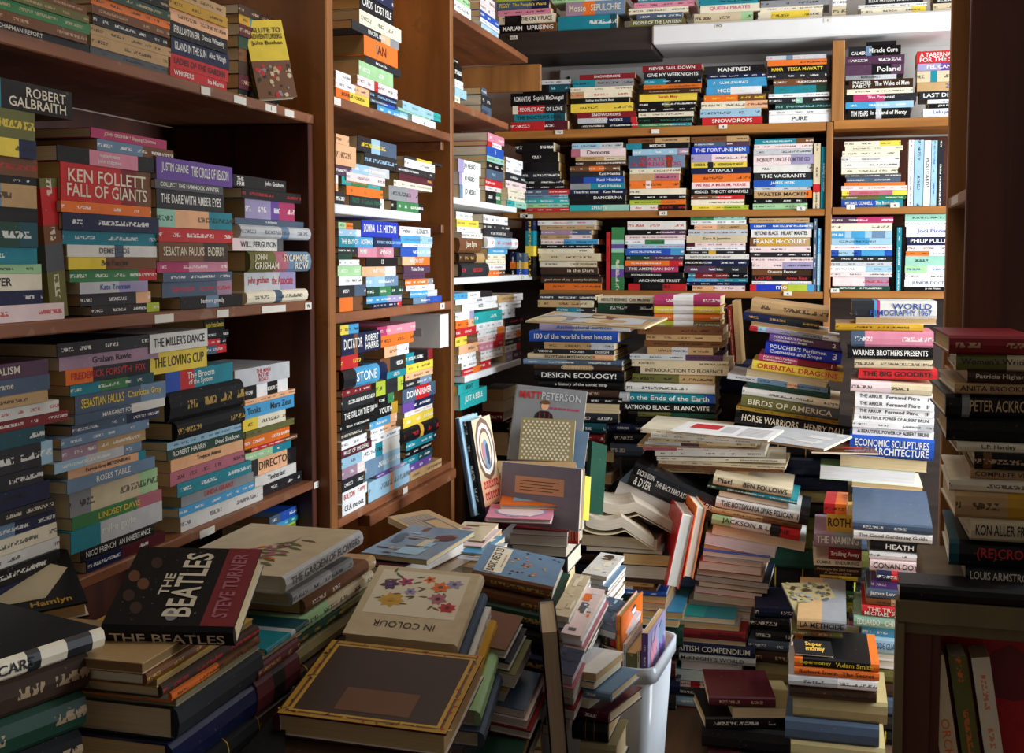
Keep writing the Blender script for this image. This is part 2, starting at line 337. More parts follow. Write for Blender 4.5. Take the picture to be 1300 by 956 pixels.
# back bookcase
org = Vector((-.1, 4.02, 0)); A = empty('bookcase', org); tag(A, 'honey wood bookcase across the back wall, filled with small paperbacks', 'bookcase', 'bookcases')
def bX(px, py=270): return on_y(px, py, YB).x
bx('shelf', (bX(630), YB, Z['V1']-.075), (bX(826), 4.16, Z['V1']), M_BLACKW, A, org, .002)
bx('white_shelf', (bX(826)+.001, YB-.012, Z['V1']-.062), (.95, 4.16, Z['V1']), M_WHITE, A, org, .006)
bx('wall_batten', (bX(690), 4.135, Z['V1']-.155), (bX(1050), 4.165, Z['V1']-.09), M_WHITE, A, org, .003)
for q in (715, 815, 918, 1012):
    g = Geo(); bX_ = bX(q)
    for j in range(8):
        a = j*math.pi/4; g.v.append((math.cos(a)*.006, 0, math.sin(a)*.006))
    g.v += [(p[0]*.6, -.004, p[2]*.6) for p in g.v[:8]]
    for j in range(8): g.face((j, (j+1) % 8, 8+(j+1) % 8, 8+j), PAL['charcoal'])
    g.face(tuple(range(8, 16)), PAL['charcoal'])
    part('bolt', g, M_INK, A, None, Matrix.Translation(Vector((bX_*1.04, 4.134, Z['V1']-.12))-org))
for k, x0, th in (('V2', -1.13, .027), ('V3', -1.1, .022), ('V4', -.97, .022)):
    xr = bX(1047)
    bx('shelf', (x0, YB, Z[k]-th), (xr, 4.16, Z[k]), M_WOOD_B, A, org, .002)
    bx('shelf', (xr+.022, YB-.004, Z[k]-th+.003), (.95, 4.16, Z[k]+.004), M_WOOD_B, A, org, .002)
xr = bX(1047); xr_post = xr
bx('post', (bX(1056, 100), YB-.004, Z['V2']+.0005), (bX(1072, 100), 4.16, Z['V1']-.0755), M_WOOD_P, A, org, .002)
bx('post', (xr+.0005, YB-.002, 0.02), (xr+.0215, 4.16, Z['V2']-.0005), M_WOOD_P, A, org, .002)
bx('side_panel', (.95, YB-.002, 0.0), (.97, 4.16, Z['V1']), M_WOOD_P, A, org, .002)
bx('back_board', (-1.1, 4.161, Z['V2']-.32), (.94, 4.169, Z['V2']-.03), M_WOOD_R, A, org, 0)
bx('gap_shade_board', (-1.32, 4.161, .1), (.94, 4.169, Z['V2']-.321), M_BLACKW, A, org, 0)  # added dark board, its colour stands for the shade between the stacks
bx('base_shelf', (-.97, YB, .08), (.95, 4.16, .1), M_WOOD_B, A, org, .002)
for px, py, tx in ((710, 168, 'W'), (832, 167, None), (918, 161, '4'), (665, 274, 'C'), (672, 275, None), (842, 271, '43'), (1017, 265, '5'), (1080, 263, '2'), (1136, 261, '8'), (1060, 369, '30'), (652, 48, 'W.A'), (913, 33, 'PO'), (1051, 26, '1'), (1000, 373, '4')):
    p = on_y(px, py, YB-.0125 if py < 40 else YB-.0048); tagpaper(A, org, (p.x, p.y, p.z-.006), .026, .013, 'y', tx)
# dark bookcase on the right, seen from its end
org = Vector((.35, 2.15, 0)); A = empty('bookcase', org); tag(A, 'dark reddish-brown bookcase at the right edge, seen from its end panel', 'bookcase', 'bookcases')
XR = .196
bx('end_panel', (XR, 1.985, 0), (.52, 2.005, 2.7), M_WOOD_D, A, org, .002)
bx('upright', (XR, 2.32, 0), (.52, 2.345, 2.7), M_WOOD_P, A, org, .002)
bx('back_panel', (.505, 2.006, 0), (.52, 2.319, 2.7), M_WOOD_D, A, org)
ZR = [CAMH+.62, shz(on_x, 1205, 250, XR), shz(on_x, 1205, 470, XR), .45, .12]
for z in ZR: bx('shelf', (XR+.002, 2.006, z-.02), (.504, 2.319, z), M_WOOD_P, A, org, .002)
tagpaper(A, org, (XR+.0015, 2.2, ZR[1]-.017), .12, .014, 'x')

# unseen housing for the added fill light over the aisle
org = Vector((-.42, 2.0, 2.69)); A = empty('added_fill_lamp', org); tag(A, 'small square lamp added above the aisle as warm fill light', 'lamp')
bx('fill_lamp_housing', (-.62, 1.8, 2.70), (-.22, 2.2, 2.7499), M_WHITE, A, org, .004)
m_, nt_, b_ = node_mat('added_fill_glow'); b_.inputs['Emission Color'].default_value = (1, .8, .55, 1); b_.inputs['Emission Strength'].default_value = 2.0; b_.inputs['Base Color'].default_value = (.9, .85, .75, 1)
bx('fill_lamp_diffuser', (-.6, 1.82, 2.69), (-.24, 2.18, 2.6995), m_, A, org, .002)
CROPS = dict(c1=(0,0,3.25), c2=(0,200,3.171), c3=(0,400,3.171), c4=(390,0,4.345), c5=(390,200,3.983), c6=(390,400,3.414), c7=(560,0,3.541), c8=(860,0,3.5417),
 d1=(560,250,3.8235), d2=(860,250,3.611), d3=(560,470,3.823), d4=(740,460,3.823), d5=(940,460,3.825), d6=(940,640,4.158), d7=(1100,380,1.95), e5=(760,620,3.677), im=(0,0,1.0))
# one block per stack: "@ plane crop base | place"; one line per book, top first: top-left corner y, left x, right x, spine colours, ink+flags, "lettering ; "= y" ends the stack
SHELF_DATA = '''
@ L1 c1 S1 | first stack on top of the left bookcase
-80 -300 360 brown t
-42 -300 365 olive t
-4 -300 362 green t
48 -300 350 brown t
95 -300 360 charcoal c "THE CHAPMAN REPORT
= 135
@ L1 c1 S1 | second stack on top of the left bookcase
-100 385 690 black t
-60 380 700 darkgreen t
-15 378 695 orange k
25 378 698 brown t
65 378 690 charcoal w
108 375 700 tan k
150 378 690 tan k
200 375 685 darkgrey k
= 238
@ L1 c1 S1 | third stack on top of the left bookcase
-60 705 930 tan k
-15 700 935 mustard k
30 700 938 peach k
85 702 935 black w "IF BULLANTON ERR|Dennis Wheatley
150 705 942 navy w "ISLAND IN THE SUN|Alec Waugh
220 702 940 red k "LADIES OF THE GARDEN
275 700 935 red w "WHISPERS|Ira Morris
= 318
@ L1 c1 S1 s=0.05 | fourth stack on top of the left bookcase
-20 985 1150 darkbrown t
20 985 1120 mustard:3,teal:6 k
60 985 1150 maroon t
110 985 1150 darkgreen t
160 985 1140 brown k
215 985 1150 darkbrown t
270 985 1150 maroon t
330 985 1150 black t
= 390
@ L1 c2 S2 | first stack on the middle shelf of the left bookcase
-293 -220 288 teal:4,black:6 c "LETHAL|ROBERT/GALBRAITH
-172 -240 141 black:5,olive:5 y
-54 -240 148 yellow:8,navy:2 k
22 -240 150 brown r
100 -240 150 grey:5,black:5 w
132 -240 150 steel:6,tan:4 k
228 -240 150 lightblue:4,yellow:3,black:8 k
287 -240 150 darkgreen:8,darkteal:2 w
392 -240 150 teal w
460 -240 163 lightgreen k
500 -240 170 cream k "A RIVER
570 -240 175 navy w
628 -240 255 palepink r
= 700
@ L1 c2 S2 | second stack on the middle shelf of the left bookcase
-108 361 673 hotpink c "JOHN GRISHAM * Skipping Christmas
-62 390 697 steel:4,brown:3 w
-37 229 625 black:3,pink:5,black:2 w "metaphysics/john chapman
30 238 610 red:7,darkred:2,brown:2 c "KEN FOLLETT/FALL OF GIANTS
187 243 610 orange w
235 255 635 navy w
307 253 630 teal w
365 273 628 offwhite:5,slate:1,offwhite:4 d "DEMETRIOS
416 275 628 yellow:4,brown:6 k "Ben Faccini
468 280 630 green:7,red:2 w
518 318 598 lightgrey:5,lavender:4 b "Kate Tremain
566 325 605 charcoal:7,peach:2 w
614 370 640 charcoal:8,lime:2 w
= 655
@ L1 c2 S2 | third stack on the middle shelf of the left bookcase
12 628 935 purple w "JUSTIN GRAINE|THE CIRCLE OF REASON
104 620 900 darkgrey w "COLLECT THE HAMMOCK WINTER
142 625 905 charcoal w "THE DARE WITH AMBER EYES
222 635 930 mint:2,peach:4,teal:3 k
298 640 935 red w
357 640 915 brown:5,darkbrown:3 c "SEBASTIAN FAULKS|ENDERBY
438 632 915 hotpink:3,pink:4 w
482 655 935 slate w
522 655 930 slate:7,mauve:2 r
580 725 975 black:4,steel:2,black:4 w "barbara gowdy
= 632
@ L1 c2 S2 | fourth stack on the middle shelf of the left bookcase
68 940 1150 black w "THE/FIRM|John Grisham
122 975 1210 black r
166 988 1182 lavender:3,purple:1,hotpink:2 w
243 945 1222 slate w "In the Beginning
270 960 1245 lightgrey:5,steel:1,lightgrey:3 dh
325 935 1140 palepink:2,offwhite:5,darkgrey:1 k "WILL FERGUSON
378 995 1255 olive:4,rose:2,steel:4 ch "JOHN/GRISHAM|SYCAMORE/ROW
465 985 1188 lightgrey:6,lavender:3 r "john grisham|the Associate
542 985 1225 cream:4,slate:1,cream:4 kh
= 596
@ L1 c3 S3 | first stack on the lower shelf of the left bookcase
210 -260 190 plum c "VANDALISM
275 -260 202 plum:3,slate:5 c "janet frame
343 -260 190 tan k
392 -260 235 offwhite r
442 -260 270 darkred w
488 -260 180 maroon:5,darkteal:5 w
560 -260 215 lightblue:2,charcoal:6,lightblue:1 w
660 -260 175 charcoal w
730 -260 205 navy k "JOSEPH BODEN
808 -260 220 charcoal c
862 -260 225 navy:3,steel:2,navy:3 w
920 -260 230 cream k
985 -260 240 lightblue:3,offwhite:5 k
1040 -260 240 black w
1110 -260 240 navy w
= 1200
@ L1 c3 S3 | second stack on the lower shelf of the left bookcase
135 232 600 charcoal w
190 242 635 mauve k "Graham Rawle
243 268 600 orange:3,charcoal:4,black:3 r "FREDERICK FORSYTH|FOX
302 285 618 teal:3,green:3,darkteal:3 w
345 305 665 slate:7,steel:3 y "SEBASTIAN FAULKS|Charlotte Gray
425 298 668 slate:6,offwhite:4 w "MARGARET FORSTER
465 290 640 slate:6,navy:4 w
518 248 600 steel w
560 245 590 mauve:2,tan:3 w
618 215 575 lightblue:3,lightgrey:4,steel:2 w
645 275 585 peach:9,teal:1 k "Patricia Grey METZENBURG
690 265 630 steel w "ROSES TABLE
738 280 635 grey:2,beige:5,lightgreen:2 k
838 295 650 green:7,rose:3 y "LINDSEY DAVIS
895 285 655 teal:3,lightgrey:7 w "mike gayle
968 330 620 black w "NICCI FRENCH|AN INHERITANCE
1010 350 665 navy:3,maroon:4 w
= 1060
@ L1 c3 S3 | third stack on the lower shelf of the left bookcase
95 600 838 offwhite k "THE MILLER'S DANCE
172 605 832 yellow k "THE LOVING CUP
250 663 940 blue:2,red:2,teal:6 w "The Broom/of the System
330 668 965 black gh
447 695 975 black gh
532 672 972 lightblue k
562 675 980 darkgreen w "ROBERT HARRIS|Dead Shadows
602 688 980 peach k "Tropical Animal
652 685 985 rose k
697 718 1010 teal w
748 732 1020 grey r "LINDA GRANT
797 722 1025 skyblue w
830 730 1058 offwhite d
= 893
@ L1 c3 S3 s=0.02 | fourth stack on the lower shelf of the left bookcase
225 945 1165 lightgrey r "THE MAN/IN THE/ROAD
290 985 1160 black:2,white:2,black:2,white:2 w
345 985 1190 peach k
368 980 1185 skyblue k "Tonks|Mara Zeus
425 978 1150 yellow:3,cream:6 k
472 985 1188 olive k
500 985 1165 orange w
535 1015 1195 red:6,brown:3 w
562 990 1170 lightgreen:4,teal:3 w
585 1020 1190 charcoal:1,peach:6,black:2 k "DIRECTOR
655 1025 1195 offwhite k "Timberlast
690 1050 1240 charcoal w
= 735
@ L1 c3 =160 s=0.1 | short set-back stack on the lower shelf of the left bookcase
20 820 905 black y "Another Frontier Domestica
65 838 920 black w
100 830 912 red:6,black:3 w
125 830 912 slate:3,red:3 w
= 160
@ L1 c3 =960 s=0.03 | half-hidden stack on the bottom shelf of the left bookcase
815 1085 1250 slate:3,blue:5 w
852 1090 1250 skyblue:5,teal:3 w
870 1100 1252 lime k "ALAN ROGERS
905 1105 1220 hotpink:3,lavender:4 w
930 1105 1240 white k
= 1000
@ L2 c4 T1 | first stack on the top shelf of the tall bookcase
395 157 240 white k
442 157 342 white:5,peach:4 k
490 157 342 orange:4,yellow:6 k "JACK BLAK * CODE 16
= 545
@ L2 c4 T1 s=0.015 | second stack on the top shelf of the tall bookcase
-110 290 475 navy w
-45 290 475 black w "CARDS|LOST ISLE
48 290 515 cream k
105 245 505 charcoal:6,peach:2,grey:2 w "UNCIVIL MAN
190 315 495 orange k "IAN
303 322 515 charcoal w
330 283 475 lightgreen w
410 273 500 palepink:4,red:1,palepink:5 k
492 340 495 charcoal:3,navy:5 s
540 345 490 slate:5,blue:4 w
572 383 565 skyblue:7,lightblue:3 w
= 620
@ L2 c4 T1 | third stack on the top shelf of the tall bookcase
545 520 740 lightblue:8,turquoise:2 e
585 500 680 mint k
625 580 705 white k "G
= 668
@ L2 c4 =1095 | first stack on the second shelf of the tall bookcase
735 157 232 peach k
788 157 268 peach k
905 157 245 plum w
963 157 170 white k
1010 157 170 peach k
1054 157 205 charcoal w
= 1130
@ L2 c4 =1100 | second stack on the second shelf of the tall bookcase
745 280 490 charcoal:3,lightblue:2,slate:4 y
838 318 492 charcoal s
897 245 452 lightblue:4,lightgrey:5 w
945 215 430 palepink k
= 995
@ L2 c5 T2 | lower books, first stack, second shelf of the tall bookcase
110 172 372 turquoise:2,green:4,turquoise:3 o
155 200 380 orange k
205 215 385 charcoal:8,white:1 e "TRACEY|A Catholic Novice
= 258
@ L2 c5 T2 | third stack on the second shelf of the tall bookcase
-8 490 685 charcoal:3,yellow:4,charcoal:3 k
5 490 647 white k
40 450 645 charcoal w
78 460 640 maroon y "|Hitchy
113 435 635 cream k
142 412 560 grey:5,mauve:3 k
218 428 585 black:2,green:9,black:2 w
= 268
@ L2 c5 T3 | first stack on the third shelf of the tall bookcase
325 157 232 lightgreen:3,orange:3 k
358 160 270 lightblue:8,white:2 w
395 157 340 teal:4,skyblue:5 w "THE BAY OF|HOFFMAN
452 157 255 charcoal w
485 157 225 darkgreen k
515 160 265 white k
547 157 270 lightgreen w
600 160 278 white k
648 160 297 charcoal:4,slate:3 w
708 162 282 orange:5,brown:4 k
= 782
@ L2 c5 T3 | second stack on the third shelf of the tall bookcase
318 275 457 royal w "DOMINA|L.S. HILTON
405 335 475 navy:6,blue:3 s
452 252 440 pink:5,rose:2,pink:3 w "MIMI|SPENCER
507 295 460 black w "12
555 275 450 peach:6,offwhite:3 w "MATTRESS
605 297 460 lightblue:4,steel:3 w
660 305 480 darkgreen:3,green:3,darkgreen:3 w
708 302 475 skyblue:4,lavender:3 w
742 330 475 navy:6,red:1 w
= 768
@ L2 c5 T3 | third stack on the third shelf of the tall bookcase
345 470 620 white d "Tracker|ELIZABETH
392 475 630 skyblue:6,lightblue:4 d
432 480 630 white k
450 475 620 blue:5,lightblue:4 w
500 478 622 peach:4,orange:5 w "MIRROR OUT
545 490 620 plum w "Tobias Dreist
585 485 598 plum k
615 497 635 orange:7,grey:2 w
648 503 640 white k
675 523 655 skyblue:5,lightgrey:3 w
708 537 678 steel:4,blue:5 w
= 742
@ L2 c6 T4 | first stack on the bottom shelf of the tall bookcase
55 145 222 yellow:3,skyblue:4 k
98 145 320 navy:3,brown:1,navy:6 w "DICTATOR|ROBERT/HARRIS
190 145 245 red:6,black:2 y
250 147 330 charcoal:3,skyblue:6,navy:2 wh "STONE
340 147 280 darkred w
368 147 295 charcoal w
428 147 315 black w "THE GIRL ON THE TRAIN
488 147 300 black w
520 147 255 charcoal c
560 147 260 white k
598 147 278 maroon w "MOST OF THE DEAD
635 147 275 lightblue:5,peach:2 k
680 150 250 mauve:6,palepink:3 w
728 150 245 charcoal w
782 150 262 white r "BOLTON|r.emy
832 150 255 white k "CLA me out
= 885
@ L2 c6 T4 | second stack on the bottom shelf of the tall bookcase
62 300 470 hotpink:2,pink:6 c
100 320 460 orange k
148 335 440 peach:4,white:4 k
200 315 415 brown:3,charcoal:4 w
258 345 428 teal w "DELTA
300 300 415 lime:3,charcoal:4,lime:2 k
360 312 375 black:4,green:3 w
412 287 390 black:6,mustard:2 w "YOUTH
470 270 390 skyblue:6,peach:2 w
508 275 385 white:4,peach:4 k
540 275 405 white k
592 230 400 white:4,teal:2,offwhite:5 k
645 250 405 steel:4,lightblue:4 w
700 300 420 purple:5,lavender:4 w
738 262 445 lightblue:5,peach:1,lightblue:4 d
= 825
@ L2 c6 T4 | third stack on the bottom shelf of the tall bookcase
175 425 545 teal:3,black:5,darkred:2 w
225 428 547 yellow k
263 425 545 peach k
298 415 540 charcoal:4,steel:3 w
333 412 555 slate:4,red:4,slate:2 w "DOWN RIVER
395 412 548 purple:3,navy:5 w
432 420 545 offwhite r
455 415 547 yellow w
505 410 555 black:5,gold:1,black:5 rh
562 430 557 teal:8,navy:1 w
600 425 540 black w
632 420 540 teal:4,darkteal:4 w
658 440 540 purple w
690 450 580 tan k
= 728
@ L2 c7 U1 | first stack on the top shelf of the corner bay
-62 62 120 white e
-30 62 130 lightgreen k
5 62 132 white k
= 55
@ L2 c7 U1 | second stack on the top shelf of the corner bay
-45 175 242 palepink k
0 175 245 palepink k
38 178 260 blue w
70 178 262 white b
92 180 258 lightblue w
= 125
@ L2 c7 U2 | first stack on the second shelf of the corner bay
252 62 76 black w
278 62 92 black w
345 62 100 white k
380 62 115 lightblue k
420 62 85 cream k
= 452
@ L2 c7 U2 s=0.03 | second stack on the second shelf of the corner bay
380 182 205 slate w
412 185 226 charcoal w
458 182 226 slate k
= 515
@ L2 c7 U3 | first stack on the third shelf of the corner bay
708 78 176 lavender:2,white:6 k "JO NESBO
768 80 172 lavender:1,white:6 k "JO NESBO
825 82 178 steel:1,white:6 k "JO NESBO
= 888
@ L2 c7 U3 | second stack on the third shelf of the corner bay
602 210 284 pink w
640 208 272 red:2,white:4 k
662 208 280 blue w "i
705 208 282 mint k
732 208 276 black w
765 205 278 slate s
808 198 278 red w
842 200 270 palepink k
862 202 270 black:4,green:2 w
= 918
@ L2 c7 U3 | third stack on the third shelf of the corner bay
708 292 368 white k
745 292 362 white k
775 290 378 charcoal w
812 292 380 palepink k
848 300 376 cream k
872 300 378 cream k
902 298 382 turquoise:3,mint:5 k
= 930
@ L2 d1 U4 | first stack on the fourth shelf of the corner bay
68 75 150 white k
105 78 180 yellow k
140 78 192 white k
168 100 200 offwhite k
195 75 186 brown ch "Jane Eyre
268 75 200 darkbrown:6,tan:3 gh
320 85 222 charcoal rh
= 390
@ L2 d1 U4 | second stack on the fourth shelf of the corner bay
88 203 326 white k
130 207 330 charcoal w
162 205 345 charcoal w "MY EAR, THE DARK ROAD
195 210 365 white:2,lightblue:5,white:2 rh
252 228 322 skyblue w
280 225 312 cream k
308 220 310 cream k
332 215 312 white k
360 225 310 orange:6,brown:3 w
= 388
@ L2 d1 U5 | first stack on the fifth shelf of the corner bay
468 66 245 skyblue:3,white:3,charcoal:3 k
498 70 284 white k "…GLOSSIER
520 105 272 white k "NUTS
562 70 160 white:6,lavender:2 k
602 70 188 orange:4,peach:4 k
642 70 185 red w
682 70 125 yellow k
722 85 188 peach k
768 82 170 white k
805 98 172 white k
838 103 190 red:4,orange:3 w
= 868
@ L2 d1 U5 | second stack on the fifth shelf of the corner bay
558 165 292 turquoise w
612 170 300 white e
645 178 305 white:5,orange:2 e
680 178 305 palepink:4,red:2 k
712 182 305 pink:5,red:4 w
745 190 300 white k
770 195 300 offwhite r
795 192 240 red w
= 835
@ L2 d1 U5 | third stack on the fifth shelf of the corner bay
475 272 400 tan:5,offwhite:3 k
510 282 385 white k
545 285 380 lightgrey:6,black:2 k
585 312 400 black r
625 315 385 white k
655 315 385 palepink:4,orange:2 k
690 312 385 charcoal w
720 312 385 offwhite:5,red:2 k
752 312 390 lavender:3,plum:4 w
= 800
@ L2 c6 =415 | teal pair under the lowest white shelf of the corner bay
305 655 745 turquoise k "NIGHT
345 665 775 turquoise w "JUST A BIBLE
= 415
'''
